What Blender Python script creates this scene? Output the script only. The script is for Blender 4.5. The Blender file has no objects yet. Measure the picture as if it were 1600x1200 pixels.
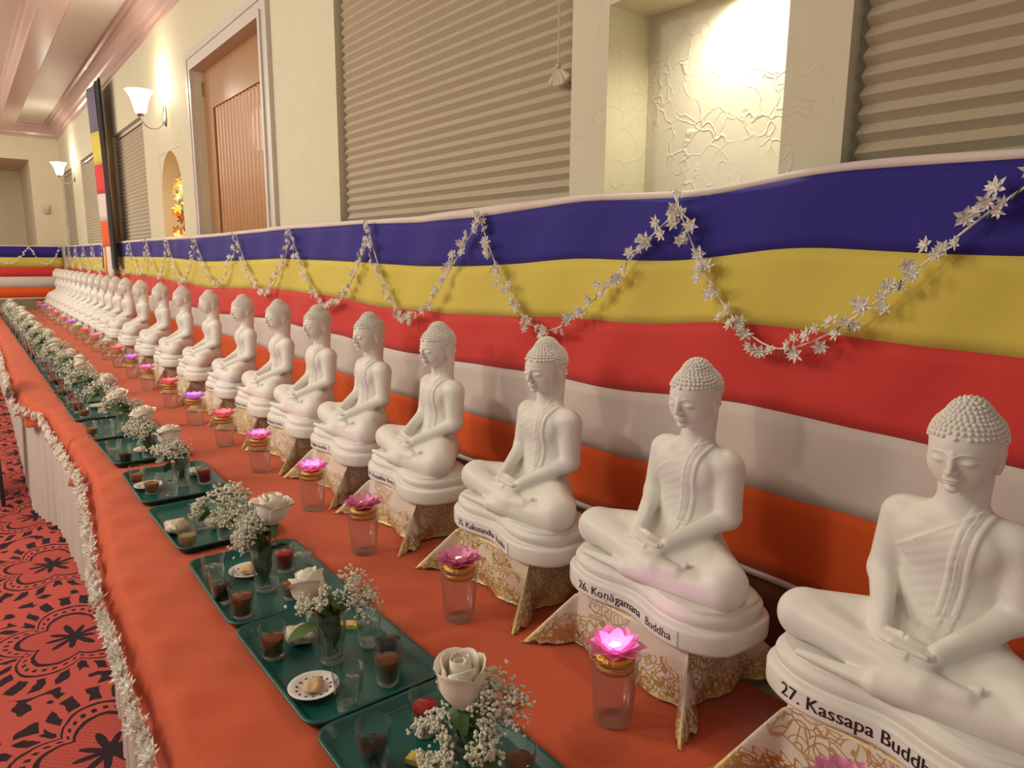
import bpy, bmesh, math, random
import numpy as np
from mathutils import Vector, Matrix
random.seed(7); np.random.seed(7)
PI = math.pi
SC = bpy.context.scene
COL = SC.collection

# ---------------------------------------------------------------- camera
yaw, pitch, roll = math.radians(52.10), math.radians(10.08), math.radians(0.466)
fw = Vector((-math.sin(yaw)*math.cos(pitch), math.cos(yaw)*math.cos(pitch), -math.sin(pitch)))
rt0 = Vector((math.cos(yaw), math.sin(yaw), 0)); up0 = rt0.cross(fw)
rt = math.cos(roll)*rt0 + math.sin(roll)*up0
up = -math.sin(roll)*rt0 + math.cos(roll)*up0
cam = bpy.data.cameras.new('camera'); co = bpy.data.objects.new('camera', cam); COL.objects.link(co)
cam.sensor_width = 36; cam.lens = 36*1100/1600; cam.clip_start = .02; cam.clip_end = 60
m = Matrix((rt, up, -fw)).transposed().to_4x4(); m.translation = Vector((0, 0, 1.65))
co.matrix_world = m
SC.camera = co

# ---------------------------------------------------------------- world, lights, exposure
W = bpy.data.worlds.new('world'); SC.world = W; W.use_nodes = True
bg = W.node_tree.nodes['Background']; bg.inputs[0].default_value = (1.0, .92, .80, 1); bg.inputs[1].default_value = .32
SC.view_settings.view_transform = 'Standard'; SC.view_settings.look = 'None'
SC.view_settings.gamma = 1; SC.view_settings.use_curve_mapping = False
SC.view_settings.exposure = 0.03
SC.cycles.transparent_max_bounces = 40; SC.cycles.max_bounces = 10

def light(name, kind, loc, energy, color, size=.3, size_y=None, aim=None, spot=None, blend=.5):
    l = bpy.data.lights.new(name, kind); l.energy = energy; l.color = color
    if kind == 'AREA':
        l.size = size
        if size_y: l.shape = 'RECTANGLE'; l.size_y = size_y
    else:
        l.shadow_soft_size = size
    if kind == 'SPOT': l.spot_size = spot; l.spot_blend = blend
    o = bpy.data.objects.new(name, l); COL.objects.link(o); o.location = loc
    if aim is not None:
        d = Vector(aim)-Vector(loc); o.rotation_euler = d.to_track_quat('-Z', 'Y').to_euler()
    return o
WARM = (1.0, .915, .75)
light('hall_lamp', 'POINT', (-2.3, -1.7, 2.9), 52, WARM, .10)
light('hall_lamp', 'POINT', (-4.6, -1.9, 3.0), 110, WARM, .22)
light('ceiling_panel', 'AREA', (-4.5, -2.2, 3.4), 95, WARM, 5.0, 2.0, aim=(-4.0, .6, .8))
light('ceiling_panel', 'AREA', (-10.5, -1.6, 3.4), 190, WARM, 5.0, 2.0, aim=(-11.0, .8, .8))
light('niche_spot', 'SPOT', (-1.16, 1.595, 2.33), 11, (1, .90, .70), .02, aim=(-1.16, 1.66, 1.6), spot=2.7, blend=.9)

# ---------------------------------------------------------------- helpers
def tag(o, label=None, cat=None, group=None, kind=None):
    if label: o['label'] = label
    if cat: o['category'] = cat
    if group: o['group'] = group
    if kind: o['kind'] = kind
    return o
def link(name, me, parent=None, loc=None, rot=None):
    o = bpy.data.objects.new(name, me); COL.objects.link(o)
    if parent is not None: o.parent = parent
    if loc is not None: o.location = loc
    if rot is not None: o.rotation_euler = rot
    return o
def thing(name, label, cat, loc=(0, 0, 0), rotz=0, group=None):
    return tag(link(name, None, None, loc, (0, 0, rotz)), label, cat, group)
def me_of(name, V, F, mats=None, smooth=False, midx=None, uv=None):
    me = bpy.data.meshes.new(name); me.from_pydata([tuple(v) for v in V], [], [tuple(f) for f in F])
    if mats is not None:
        for mm in (mats if isinstance(mats, (list, tuple)) else [mats]): me.materials.append(mm)
    if midx is not None: me.polygons.foreach_set('material_index', midx)
    if smooth: me.polygons.foreach_set('use_smooth', [True]*len(me.polygons))
    if uv is not None:
        ul = me.uv_layers.new(name='UVMap')
        li = np.empty(len(me.loops), dtype=np.int32); me.loops.foreach_get('vertex_index', li)
        ul.data.foreach_set('uv', np.asarray(uv, dtype=np.float32)[li].ravel())
    me.update(); return me
def kids(o): return [c for c in COL.objects if c.parent == o]
KID = {}
def dup(root, parent=None, reg=None):
    """copy a thing, its parts and its sub-parts (mesh data shared)"""
    c = root.copy(); COL.objects.link(c)
    if parent is not None: c.parent = parent
    for ch in root.children: dup(ch, c)
    return c
class MB:
    def __init__(s): s.V = []; s.F = []; s.M = []
    def add(s, V, F, mi=0, T=None):
        b = len(s.V)
        s.V += [tuple(T @ Vector(v)) if T is not None else tuple(v) for v in V]
        s.F += [tuple(i+b for i in f) for f in F]; s.M += [mi]*len(F)
    def box(s, x0, x1, y0, y1, z0, z1, mi=0, T=None):
        V = [(x0,y0,z0),(x1,y0,z0),(x1,y1,z0),(x0,y1,z0),(x0,y0,z1),(x1,y0,z1),(x1,y1,z1),(x0,y1,z1)]
        s.add(V, [(0,3,2,1),(4,5,6,7),(0,1,5,4),(1,2,6,5),(2,3,7,6),(3,0,4,7)], mi, T)
    def me(s, name, mats, smooth=False): return me_of(name, s.V, s.F, mats, smooth, s.M)
def lathe(prof, n=24, cap=True):
    V = []; F = []
    for r, z in prof:
        for i in range(n):
            a = 2*PI*i/n; V.append((r*math.cos(a), r*math.sin(a), z))
    for k in range(len(prof)-1):
        for i in range(n):
            j = (i+1) % n; F.append((k*n+i, k*n+j, (k+1)*n+j, (k+1)*n+i))
    if cap:
        F.append(tuple(range(n-1, -1, -1))); b = (len(prof)-1)*n; F.append(tuple(b+i for i in range(n)))
    return V, F
def tube(pts, r, n=6, r2=None):
    pts = [Vector(p) for p in pts]; V = []; F = []
    N = len(pts); ref = Vector((0.31, 0.2, .93)).normalized()
    for k, p in enumerate(pts):
        d = (pts[min(k+1, N-1)]-pts[max(k-1, 0)]).normalized()
        a = d.cross(ref)
        if a.length < 1e-3: a = d.cross(Vector((1, 0, 0)))
        a.normalize(); b = d.cross(a)
        rr = r if r2 is None else r+(r2-r)*k/(N-1)
        for i in range(n):
            t = 2*PI*i/n; V.append(p+a*math.cos(t)*rr+b*math.sin(t)*rr)
    for k in range(N-1):
        for i in range(n):
            j = (i+1) % n; F.append((k*n+i, k*n+j, (k+1)*n+j, (k+1)*n+i))
    F.append(tuple(range(n-1, -1, -1))); F.append(tuple((N-1)*n+i for i in range(n)))
    return V, F
def ico(r=1, sub=1):
    bm = bmesh.new(); bmesh.ops.create_icosphere(bm, subdivisions=sub, radius=r)
    V = [tuple(v.co) for v in bm.verts]; F = [tuple(v.index for v in f.verts) for f in bm.faces]; bm.free()
    return V, F
def Tm(loc=(0,0,0), rot=(0,0,0), s=1):
    from mathutils import Euler
    sc = Matrix.Diagonal(Vector((s, s, s) if not isinstance(s, (tuple, list)) else s)).to_4x4()
    return Matrix.Translation(Vector(loc)) @ Euler(rot).to_matrix().to_4x4() @ sc
def loft(rings, cap0=True, cap1=True):
    n = len(rings[0]); V = [p for r in rings for p in r]; F = []
    for k in range(len(rings)-1):
        for i in range(n):
            j = (i+1) % n; F.append((k*n+i, k*n+j, (k+1)*n+j, (k+1)*n+i))
    if cap0: F.append(tuple(range(n-1, -1, -1)))
    if cap1: F.append(tuple((len(rings)-1)*n+i for i in range(n)))
    return V, F

# ---------------------------------------------------------------- materials
def mat(name, color, rough=.6, metal=0, spec=.5, trans=0, ior=1.45, sheen=0, sss=0, emit=None, es=0, coat=0):
    m = bpy.data.materials.new(name); m.use_nodes = True
    p = m.node_tree.nodes['Principled BSDF']
    p.inputs['Base Color'].default_value = (*color, 1); p.inputs['Roughness'].default_value = rough
    p.inputs['Metallic'].default_value = metal; p.inputs['Specular IOR Level'].default_value = spec
    p.inputs['Transmission Weight'].default_value = trans; p.inputs['IOR'].default_value = ior
    p.inputs['Sheen Weight'].default_value = sheen; p.inputs['Coat Weight'].default_value = coat
    if sss:
        p.inputs['Subsurface Weight'].default_value = sss; p.inputs['Subsurface Radius'].default_value = (.01, .008, .006)
    if emit: p.inputs['Emission Color'].default_value = (*emit, 1); p.inputs['Emission Strength'].default_value = es
    return m
class NT:
    def __init__(s, m): s.nt = m.node_tree; s.N = s.nt.nodes; s.L = s.nt.links; s.p = s.N.get('Principled BSDF')
    def n(s, t, **k):
        x = s.N.new(t)
        for a, b in k.items():
            if a == 'inp':
                for i, v in b.items():
                    if hasattr(v, 'is_linked') or hasattr(v, 'links'): s.L.new(v, x.inputs[i])
                    else: x.inputs[i].default_value = v
            else: setattr(x, a, b)
        return x
    def math(s, op, a, b=0.0, c=None, clamp=False):
        x = s.N.new('ShaderNodeMath'); x.operation = op; x.use_clamp = clamp
        for i, v in enumerate((a, b) if c is None else (a, b, c)):
            if hasattr(v, 'links'): s.L.new(v, x.inputs[i])
            else: x.inputs[i].default_value = v
        return x.outputs[0]
    def mix(s, f, a, b):
        x = s.N.new('ShaderNodeMix'); x.data_type = 'RGBA'
        for i, v in ((0, f), (6, a), (7, b)):
            if hasattr(v, 'links'): s.L.new(v, x.inputs[i])
            else: x.inputs[i].default_value = v if i == 0 else (*v, 1)
        return x.outputs[2]
    def noise(s, scale, detail=4, coord=None, rough=.5, obj=True):
        x = s.N.new('ShaderNodeTexNoise'); x.inputs['Scale'].default_value = scale; x.inputs['Detail'].default_value = detail
        x.inputs['Roughness'].default_value = rough
        if coord is not None: s.L.new(coord, x.inputs['Vector'])
        return x.outputs[0]
    def coord(s, w='Object'): return s.n('ShaderNodeTexCoord').outputs[w]
    def bump(s, h, strength=.3, dist=.01):
        x = s.n('ShaderNodeBump', inp={'Strength': strength, 'Distance': dist}); s.L.new(h, x.inputs['Height'])
        s.L.new(x.outputs[0], s.p.inputs['Normal']); return x
def ramp(t, f, stops):
    x = t.N.new('ShaderNodeValToRGB'); t.L.new(f, x.inputs[0]); e = x.color_ramp.elements
    while len(e) < len(stops): e.new(.5)
    for k, (p, c) in enumerate(stops): e[k].position = p; e[k].color = (*c, 1)
    return x.outputs[0]
def fabric(name, col, var=.10, rough=.85, weave=900, bs=.15, wrinkle=.0):
    m = mat(name, col, rough, sheen=.15, spec=.2); t = NT(m); c = t.coord()
    n1 = t.noise(3.0, 3, c); dk = tuple(v*(1-var) for v in col); lt = tuple(min(1, v*(1+var)) for v in col)
    t.L.new(t.mix(n1, dk, lt), t.p.inputs['Base Color'])
    h = t.noise(weave, 1, c)
    if wrinkle:
        h = t.math('ADD', t.math('MULTIPLY', h, .15), t.math('MULTIPLY', t.noise(wrinkle, 4, c), 1.0))
        t.bump(h, bs, .02)
    else: t.bump(h, bs, .001)
    return m
def srgb(r, g, b): return tuple(((v/255+.055)/1.055)**2.4 if v > 10 else v/255/12.92 for v in (r, g, b))

M = {}
M['plaster'] = mat('statue_plaster', (.80, .78, .73), .42, spec=.35, sss=.0)
t = NT(M['plaster']); c = t.coord()
t.L.new(t.mix(t.noise(30, 5, c), (.73, .71, .66), (.81, .79, .74)), t.p.inputs['Base Color']); t.bump(t.noise(260, 4, c), .12, .002)
M['label_paper'] = mat('label_paper', (.82, .79, .78), .5)
M['ink'] = mat('black_ink', (.025, .022, .022), .5)
def plasterwall(name, col, deep):
    m = mat(name, col, .75, spec=.25); t = NT(m); c = t.coord()
    mp = t.n('ShaderNodeMapping', inp={'Vector': c, 'Scale': (1, 1, 1)}).outputs[0]
    n = t.noise(9, 5, mp); v = t.n('ShaderNodeTexVoronoi', feature='DISTANCE_TO_EDGE', inp={'Scale': 15.0})
    dm = t.n('ShaderNodeMixRGB', blend_type='ADD'); dm.inputs[0].default_value = .25
    nn = t.n('ShaderNodeTexNoise', inp={'Scale': 6.0, 'Detail': 3.0}); t.L.new(mp, nn.inputs['Vector'])
    t.L.new(mp, dm.inputs[1]); t.L.new(nn.outputs['Color'], dm.inputs[2]); t.L.new(dm.outputs[0], v.inputs['Vector'])
    e = t.math('SUBTRACT', 1.0, t.math('MULTIPLY', v.outputs[0], 14.0, clamp=True))
    msk = t.math('MULTIPLY', t.math('SUBTRACT', t.noise(7.1, 2, mp), .42), 5.0, clamp=True)
    h = t.math('ADD', t.math('MULTIPLY', t.math('MULTIPLY', e, msk), deep), t.math('MULTIPLY', n, .5))
    t.bump(h, .45, .006); return m
M['wall'] = plasterwall('cream_plaster', (.66, .62, .46), .6)
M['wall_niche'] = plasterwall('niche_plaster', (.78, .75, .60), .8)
M['wall_far'] = plasterwall('far_plaster', (.72, .64, .46), .3)
M['ceiling'] = mat('ceiling_paint', (.78, .75, .68), .5)
M['pink'] = mat('pink_gloss_paint', (.58, .40, .36), .28, coat=.3)
M['trim'] = mat('door_casing_paint', (.60, .56, .50), .4)
# carpet
M['carpet'] = mat('carpet', (.5, .1, .08), .95, spec=.1); t = NT(M['carpet']); c = t.coord()
sx = t.n('ShaderNodeSeparateXYZ', inp={0: c})
def cell(v, p): return t.math('MULTIPLY', t.math('SUBTRACT', t.math('FRACT', t.math('DIVIDE', v, p)), .5), p)
wob = t.noise(14, 2, c)
px = cell(t.math('ADD', sx.outputs[0], .21), .92); py = cell(t.math('ADD', sx.outputs[1], .16), .80)
r = t.math('SQRT', t.math('ADD', t.math('MULTIPLY', px, px), t.math('MULTIPLY', t.math('MULTIPLY', py, py), 1.2)))
th = t.math('ARCTAN2', py, px)
pet = t.math('ABSOLUTE', t.math('SINE', t.math('MULTIPLY', th, 2.5)))
R0 = t.math('ADD', .20, t.math('MULTIPLY', pet, .10))
def band(val, ctr, w): return t.math('LESS_THAN', t.math('ABSOLUTE', t.math('SUBTRACT', val, ctr)), w)
q = t.math('DIVIDE', r, R0); q = t.math('ADD', q, t.math('MULTIPLY', t.math('SUBTRACT', wob, .5), .10))
dots = t.math('GREATER_THAN', t.math('SINE', t.math('MULTIPLY', th, 46)), .1)
k1 = band(q, .78, .035); k2 = t.math('MULTIPLY', band(q, .92, .035), dots); k3 = band(q, 1.06, .025)
comb = t.math('MULTIPLY', band(q, 1.32, .16), t.math('GREATER_THAN', t.math('SINE', t.math('ADD', t.math('MULTIPLY', th, 30), t.math('MULTIPLY', wob, 4))), -.1))
core = t.math('LESS_THAN', t.math('ADD', q, t.math('MULTIPLY', t.math('SINE', t.math('MULTIPLY', th, 9)), .14)), .30)
leaf = t.math('MULTIPLY', t.math('GREATER_THAN', q, 1.6), t.math('GREATER_THAN', t.noise(11, 1, c), .55))
k = k1
for o_ in (k2, k3, comb, core, leaf): k = t.math('MAXIMUM', k, o_)
weave = t.n('ShaderNodeTexChecker', inp={'Vector': c, 'Scale': 90.0})
redc = t.mix(t.math('MULTIPLY', weave.outputs[1], t.math('LESS_THAN', q, .75)), (.52, .105, .085), (.40, .07, .06))
redc = t.mix(t.math('MULTIPLY', t.noise(200, 2, c), .5), redc, (.30, .05, .05))
t.L.new(t.mix(k, redc, (.035, .022, .028)), t.p.inputs['Base Color']); t.bump(t.noise(400, 2, c), .3, .004)

M['red_cloth'] = fabric('orange_red_tablecloth', (.53, .088, .031), .14, .8, 700, .22, 5.0)
M['shade_brown'] = fabric('shade_brown_backing', (.20, .065, .03), .1, .9)
M['green_board'] = mat('pale_green_board', (.30, .33, .24), .6)
M['skirt'] = fabric('white_skirting', (.56, .50, .45), .06, .7)
M['hem'] = fabric('pale_pink_hem', (.72, .62, .58), .05, .7)
M['f_blue'] = fabric('flag_blue', (.030, .022, .235), .12, .7, 700, .2, 3.0)
M['f_yellow'] = fabric('flag_yellow', (.66, .54, .10), .06, .7, 700, .2, 3.0)
M['f_red'] = fabric('flag_red', (.62, .050, .042), .08, .7, 700, .2, 3.0)
M['f_white'] = fabric('flag_white', (.66, .58, .54), .05, .7, 700, .2, 3.0)
M['f_orange'] = fabric('flag_orange', (.72, .105, .018), .08, .7, 700, .2, 3.0)
M['black_strip'] = fabric('black_strip', (.015, .012, .012), .1, .9)
M['blind'] = fabric('pleated_shade_fabric', (.47, .40, .285), .04, .9)
M['cord'] = mat('cord_cotton', (.62, .55, .42), .7)
M['wood_rail'] = None
def wood(name, a, b, sc=(30, 30, 2)):
    m = mat(name, a, .38, coat=.08); t = NT(m); c = t.coord()
    mp = t.n('ShaderNodeMapping', inp={'Vector': c, 'Scale': sc}).outputs[0]
    t.L.new(t.mix(t.noise(1.5, 5, mp), a, b), t.p.inputs['Base Color']); return m
M['oak'] = wood('oak_frame', (.30, .145, .055), (.42, .215, .09))
M['reed'] = wood('reeded_oak', (.36, .150, .045), (.48, .225, .085))
M['nickel'] = mat('brushed_nickel', (.5, .46, .38), .3, metal=1)
M['shade'] = mat('frosted_glass', (.9, .88, .8), .4, emit=(1, .93, .78), es=5)
M['tray'] = mat('green_tray_plastic', (.006, .085, .075), .32, spec=.5)
t = NT(M['tray']); c = t.coord(); t.bump(t.noise(500, 2, c), .25, .001)
M['china'] = mat('white_china', (.75, .73, .70), .15, coat=.3)
M['china_blue'] = mat('china_blue_motif', (.05, .04, .22), .2)
M['cookie'] = mat('cookie', (.62, .42, .22), .8); t = NT(M['cookie']); c = t.coord()
t.L.new(t.mix(t.noise(60, 5, c), (.48, .30, .15), (.75, .55, .33)), t.p.inputs['Base Color']); t.bump(t.noise(90, 4, c), .6, .006)
M['wrap'] = mat('pastry_wrapper', (.60, .50, .38), .35); t = NT(M['wrap']); c = t.coord()
t.L.new(t.mix(t.noise(45, 4, c), (.38, .24, .13), (.80, .74, .62)), t.p.inputs['Base Color']); t.bump(t.noise(70, 4, c), .8, .01)
M['yellow'] = mat('yellow_card', (.72, .60, .10), .5)
def glassy(name, tint, g=.9, rough=.03, body=0):
    m = bpy.data.materials.new(name); m.use_nodes = True; nt = m.node_tree; nt.nodes.clear()
    o = nt.nodes.new('ShaderNodeOutputMaterial'); a = nt.nodes.new('ShaderNodeBsdfTransparent'); a.inputs[0].default_value = (*tint, 1)
    b = nt.nodes.new('ShaderNodeBsdfGlossy'); b.inputs['Roughness'].default_value = rough; b.inputs[0].default_value = (g, g, g, 1)
    f = nt.nodes.new('ShaderNodeLayerWeight'); f.inputs[0].default_value = .5
    pw = nt.nodes.new('ShaderNodeMath'); pw.operation = 'POWER'; pw.inputs[1].default_value = 3.6; nt.links.new(f.outputs['Facing'], pw.inputs[0])
    mu = nt.nodes.new('ShaderNodeMath'); mu.operation = 'MULTIPLY_ADD'; mu.inputs[1].default_value = .95; mu.inputs[2].default_value = .03
    nt.links.new(pw.outputs[0], mu.inputs[0])
    x = nt.nodes.new('ShaderNodeMixShader'); nt.links.new(mu.outputs[0], x.inputs[0]); nt.links.new(a.outputs[0], x.inputs[1]); nt.links.new(b.outputs[0], x.inputs[2])
    last = x
    if body:
        d = nt.nodes.new('ShaderNodeBsdfDiffuse'); d.inputs[0].default_value = (.8, .78, .75, 1)
        y = nt.nodes.new('ShaderNodeMixShader'); y.inputs[0].default_value = body
        nt.links.new(x.outputs[0], y.inputs[1]); nt.links.new(d.outputs[0], y.inputs[2]); last = y
    nt.links.new(last.outputs[0], o.inputs[0]); return m
M['glass'] = glassy('clear_glass', (.97, .98, .97), 1.0, .03)
M['glass_base'] = glassy('thick_glass_base', (.90, .92, .90), 1.0, .05, .16)
M['plastic'] = glassy('clear_plastic', (.97, .96, .96), .8, .10, .06)
def liquid(name, col, tr=.6):
    m = mat(name, col, .05, trans=tr, ior=1.33); return m
M['l_water'] = glassy('water', (.95, .97, .97), 1.0)
M['l_cola'] = liquid('cola', (.014, .006, .004), .0)
M['l_tea'] = liquid('brown_tea', (.20, .055, .008), .15)
M['l_amber'] = liquid('amber_tea', (.42, .15, .03), .3)
M['l_red'] = liquid('red_syrup', (.42, .008, .012), .15)
M['l_pale'] = liquid('pale_juice', (.50, .42, .20), .4)
M['leaf'] = mat('leaf_green', (.055, .12, .035), .5, spec=.4); t = NT(M['leaf']); c = t.coord()
t.L.new(t.mix(t.noise(25, 3, c), (.035, .085, .02), (.12, .20, .07)), t.p.inputs['Base Color'])
M['stem'] = mat('stem_green', (.08, .15, .04), .6)
M['sepal'] = M['leaf']
M['rose'] = mat('white_rose_petal', (.82, .76, .66), .55, sss=.0, sheen=.2)
t = NT(M['rose']); c = t.coord(); t.L.new(t.mix(t.noise(18, 3, c), (.78, .69, .56), (.88, .84, .76)), t.p.inputs['Base Color'])
M['breath'] = mat('gypsophila_white', (.72, .72, .60), .8)
M['silk'] = mat('white_plastic_blossom', (.86, .83, .76), .5)
M['gold'] = mat('gold_foil', (.72, .42, .08), .22, metal=1); t = NT(M['gold']); c = t.coord(); t.bump(t.noise(220, 3, c), .9, .004)
M['navy'] = fabric('navy_upholstery', (.012, .014, .06), .1, .8)
M['dark'] = mat('dark_metal', (.05, .05, .05), .4, metal=.6)
M['rubber'] = mat('dark_inside', (.03, .03, .03), .8)

# lace cloth: cream with gold embroidery that follows its own weave coordinates (UV in metres)
def lace(name, base, goldness, rings, seed):
    m = mat(name, base, .6); t = NT(m); uv = t.coord('UV')
    mp = t.n('ShaderNodeMapping', inp={'Vector': uv, 'Location': (seed, seed*.37, 0)}).outputs[0]
    v = t.n('ShaderNodeTexVoronoi', inp={'Scale': rings}); t.L.new(mp, v.inputs['Vector'])
    ve = t.n('ShaderNodeTexVoronoi', feature='DISTANCE_TO_EDGE', inp={'Scale': rings*1.7}); t.L.new(mp, ve.inputs['Vector'])
    ringp = t.math('GREATER_THAN', t.math('SINE', t.math('MULTIPLY', v.outputs['Distance'], 30)), .72)
    lines = t.math('LESS_THAN', ve.outputs[0], .05)
    s = t.n('ShaderNodeSeparateXYZ', inp={0: uv})
    ax = t.math('SUBTRACT', .30, t.math('ABSOLUTE', s.outputs[0])); ay = t.math('SUBTRACT', .235, t.math('ABSOLUTE', s.outputs[1]))
    bd = t.math('MINIMUM', ax, ay)
    edge = t.math('LESS_THAN', bd, .045)
    zig = t.math('LESS_THAN', t.math('ABSOLUTE', t.math('SUBTRACT', bd, t.math('ADD', .05, t.math('MULTIPLY', t.math('SINE', t.math('MULTIPLY', t.math('ADD', s.outputs[0], s.outputs[1]), 240)), .006)))), .0022)
    fine = t.n('ShaderNodeTexVoronoi', inp={'Scale': 95.0}); t.L.new(mp, fine.inputs['Vector'])
    fm = t.math('GREATER_THAN', fine.outputs['Distance'], .50)
    patt = t.math('MULTIPLY', t.math('MAXIMUM', ringp, lines), t.math('GREATER_THAN', t.noise(7, 2, mp), .41))
    g = t.math('MAXIMUM', t.math('MULTIPLY', edge, t.math('MAXIMUM', fm, ringp)), t.math('MAXIMUM', zig, t.math('MULTIPLY', patt, goldness)), clamp=True)
    t.L.new(t.mix(g, base, (.56, .38, .12)), t.p.inputs['Base Color'])
    t.L.new(t.math('MULTIPLY', g, .6), t.p.inputs['Metallic'])
    t.L.new(t.math('SUBTRACT', .65, t.math('MULTIPLY', g, .33)), t.p.inputs['Roughness'])
    t.bump(t.math('ADD', g, t.math('MULTIPLY', t.noise(500, 2, mp), .8)), .5, .0015); return m
M['lace1'] = lace('cream_lace_pink', (.74, .63, .56), .8, 27, 1.3)
M['lace2'] = lace('cream_lace_gold', (.70, .60, .46), 1.0, 36, 4.1)
M['lace3'] = lace('ivory_lace', (.74, .66, .57), .8, 22, 7.7)
# ================================================================ SETTING
WY = 1.5; ZC = 3.75; XF = -14.2; XN = 2.0
def struct(name, mb_or_me, mats, smooth=False, parent=None):
    me = mb_or_me.me(name, mats, smooth) if isinstance(mb_or_me, MB) else mb_or_me
    o = link(name, me, parent)
    if parent is None: o['kind'] = 'structure'
    return o
b = MB(); b.box(XF-2.6, XN, -5, WY+.5, -.1, 0); struct('floor', b, M['carpet'])
b = MB(); b.box(XF-2.6, XN, -5, WY+.5, ZC, ZC+.1); struct('ceiling', b, M['ceiling'])
# right wall as blocks around its openings (front face y=1.5)
holes = [(-14.15, -12.80, 1.25, 2.95), (-11.80, -10.20, 1.25, 2.95), (-9.20, -7.60, 1.25, 2.95),
         (-7.02, -6.30, 1.55, 2.52), (-5.74, -4.26, 0, 2.98), (-3.30, -1.65, 1.25, 2.98), (-1.50, -.945, 1.2, 2.345), (-.80, 1.1, 1.25, 2.98)]
b = MB(); x = XF-2.6; TK = .5
for (a, c_, z0, z1) in holes:
    b.box(x, a, WY, WY+TK, 0, ZC)
    if z0 > 0: b.box(a, c_, WY, WY+TK, 0, z0)
    b.box(a, c_, WY, WY+TK, z1, ZC); x = c_
b.box(x, XN, WY, WY+TK, 0, ZC)
wr = struct('wall_right', b, M['wall'])
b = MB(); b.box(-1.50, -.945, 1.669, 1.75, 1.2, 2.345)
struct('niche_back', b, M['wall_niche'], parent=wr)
# small arched niche: back, spandrels
b = MB(); b.box(-7.02, -6.30, 1.66, 1.7, 1.55, 2.52)
o = struct('arched_niche_back', b, mat('niche_orange_glow', (.66, .40, .18), .7), parent=wr)  # orange light on the niche back is put into its colour
N = 14; cx, rz, zc = -6.66, .36, 2.16; V = []; F = []
for k in range(N+1):
    a = PI*k/N; V += [(cx+.36*math.cos(a), WY+.003, zc+rz*math.sin(a)), (cx+.36*math.cos(a), WY+.003, 2.52), (cx+.36*math.cos(a), WY+.16, zc+rz*math.sin(a)), (cx+.36*math.cos(a), WY+.16, 2.52)]
for k in range(N):
    i = 4*k; F += [(i, i+4, i+5, i+1), (i, i+2, i+6, i+4), (i+2, i+3, i+7, i+6)]
struct('niche_arch', me_of('niche_arch', V, F, M['wall']), None, parent=wr)
# far wall with its deep recess
b = MB(); b.box(XF-.12, XF, 1.08, WY, 0, ZC); b.box(XF-.12, XF, -5, 1.08, 3.17, ZC); b.box(XF-.12, XF, -5, -1.2, 0, 3.17)
b.box(XF-2.3, XF-2.1, -1.4, 1.3, 0, 3.4); b.box(XF-2.1, XF-.12, 1.08, 1.28, 0, 3.4); b.box(XF-2.1, XF-.12, -1.4, 1.08, 3.17, 3.37); b.box(XF-2.1, XF-.12, -1.4, -1.2, 0, 3.17)
struct('wall_far', b, M['wall_far'])
b = MB(); b.box(XF-.02, XF+.02, .1, 1.5, .0, .12); struct('baseboard_far', b, M['trim'])
# crown mouldings and ceiling beam
prof = [(0, -.23), (.02, -.23), (.02, -.20), (.045, -.19), (.055, -.15), (.075, -.14), (.11, -.085), (.135, -.07), (.14, -.04), (.165, -.03), (.17, 0), (0, 0)]
def crown(name, p0, ax, length, out, prof=prof, m='pink'):
    V = []; n = len(prof); ax = Vector(ax); out = Vector(out)
    for s in (0, length):
        for (o_, z) in prof: V.append(Vector(p0)+ax*s+out*o_+Vector((0, 0, z)))
    F = [(i, (i+1) % n, n+(i+1) % n, n+i) for i in range(n)]+[tuple(range(n-1, -1, -1)), tuple(range(n, 2*n))]
    return struct(name, me_of(name, V, F, M[m]), None)
crown('trim_1', (XF, WY, ZC), (1, 0, 0), XN-XF, (0, -1, 0))
crown('trim_2', (XF, -5, ZC), (0, 1, 0), WY+5, (1, 0, 0))
b = MB(); b.box(XF+.6, XN, .72, .88, ZC-.16, ZC); bo = struct('trim_3', b, M['pink'])
V = []; 
for s_ in (-1, 1):
    crown('trim_%d' % (4 if s_ < 0 else 5), (XF+.6, .80+s_*.08, ZC), (1, 0, 0), XN-XF-.6, (0, s_, 0), prof=[(0, -.16), (.015, -.16), (.02, -.12), (.05, -.09), (.055, -.05), (.08, -.03), (.08, 0), (0, 0)])
crown('trim_6', (-.2, .0, 0), (1, 0, 0), .01, (0, 1, 0), prof=[(0, 0), (.001, 0), (.001, .001)]) if False else None

# ---------------------------------------------------------------- windows and pleated blinds
def pleat_me(w):
    # one cellular pleat: hexagonal tube, light upper facet, shaded lower facet
    P = [(-.028, .0), (-.012, .0185), (.004, .0185), (.006, 0), (.004, -.0185), (-.012, -.0185)]
    P = [(-.024, -.002), (-.006, .0205), (.006, .0205), (.006, -.0195), (-.006, -.0195)]
    V = []; n = len(P)
    for xx in (0, w):
        for (y, z) in P: V.append((xx, y, z))
    F = [(i, n+i, n+(i+1) % n, (i+1) % n) for i in range(n)]+[tuple(range(n)), tuple(range(2*n-1, n-1, -1))]
    return me_of('pleat', V, F, M['blind'])
wins = [(-.80, 1.1, 1), (-3.30, -1.65, 2), (-9.20, -7.60, 3), (-11.80, -10.20, 4), (-14.15, -12.80, 5)]
wtext = {1: 'tan pleated blind at right, beside the lit niche', 2: 'tan pleated blind with hanging tassel cord, middle of the wall',
         3: 'tan pleated blind between banner and nearer sconce', 4: 'tan pleated blind just left of the hanging banner', 5: 'tan pleated blind nearest the far corner'}
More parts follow.
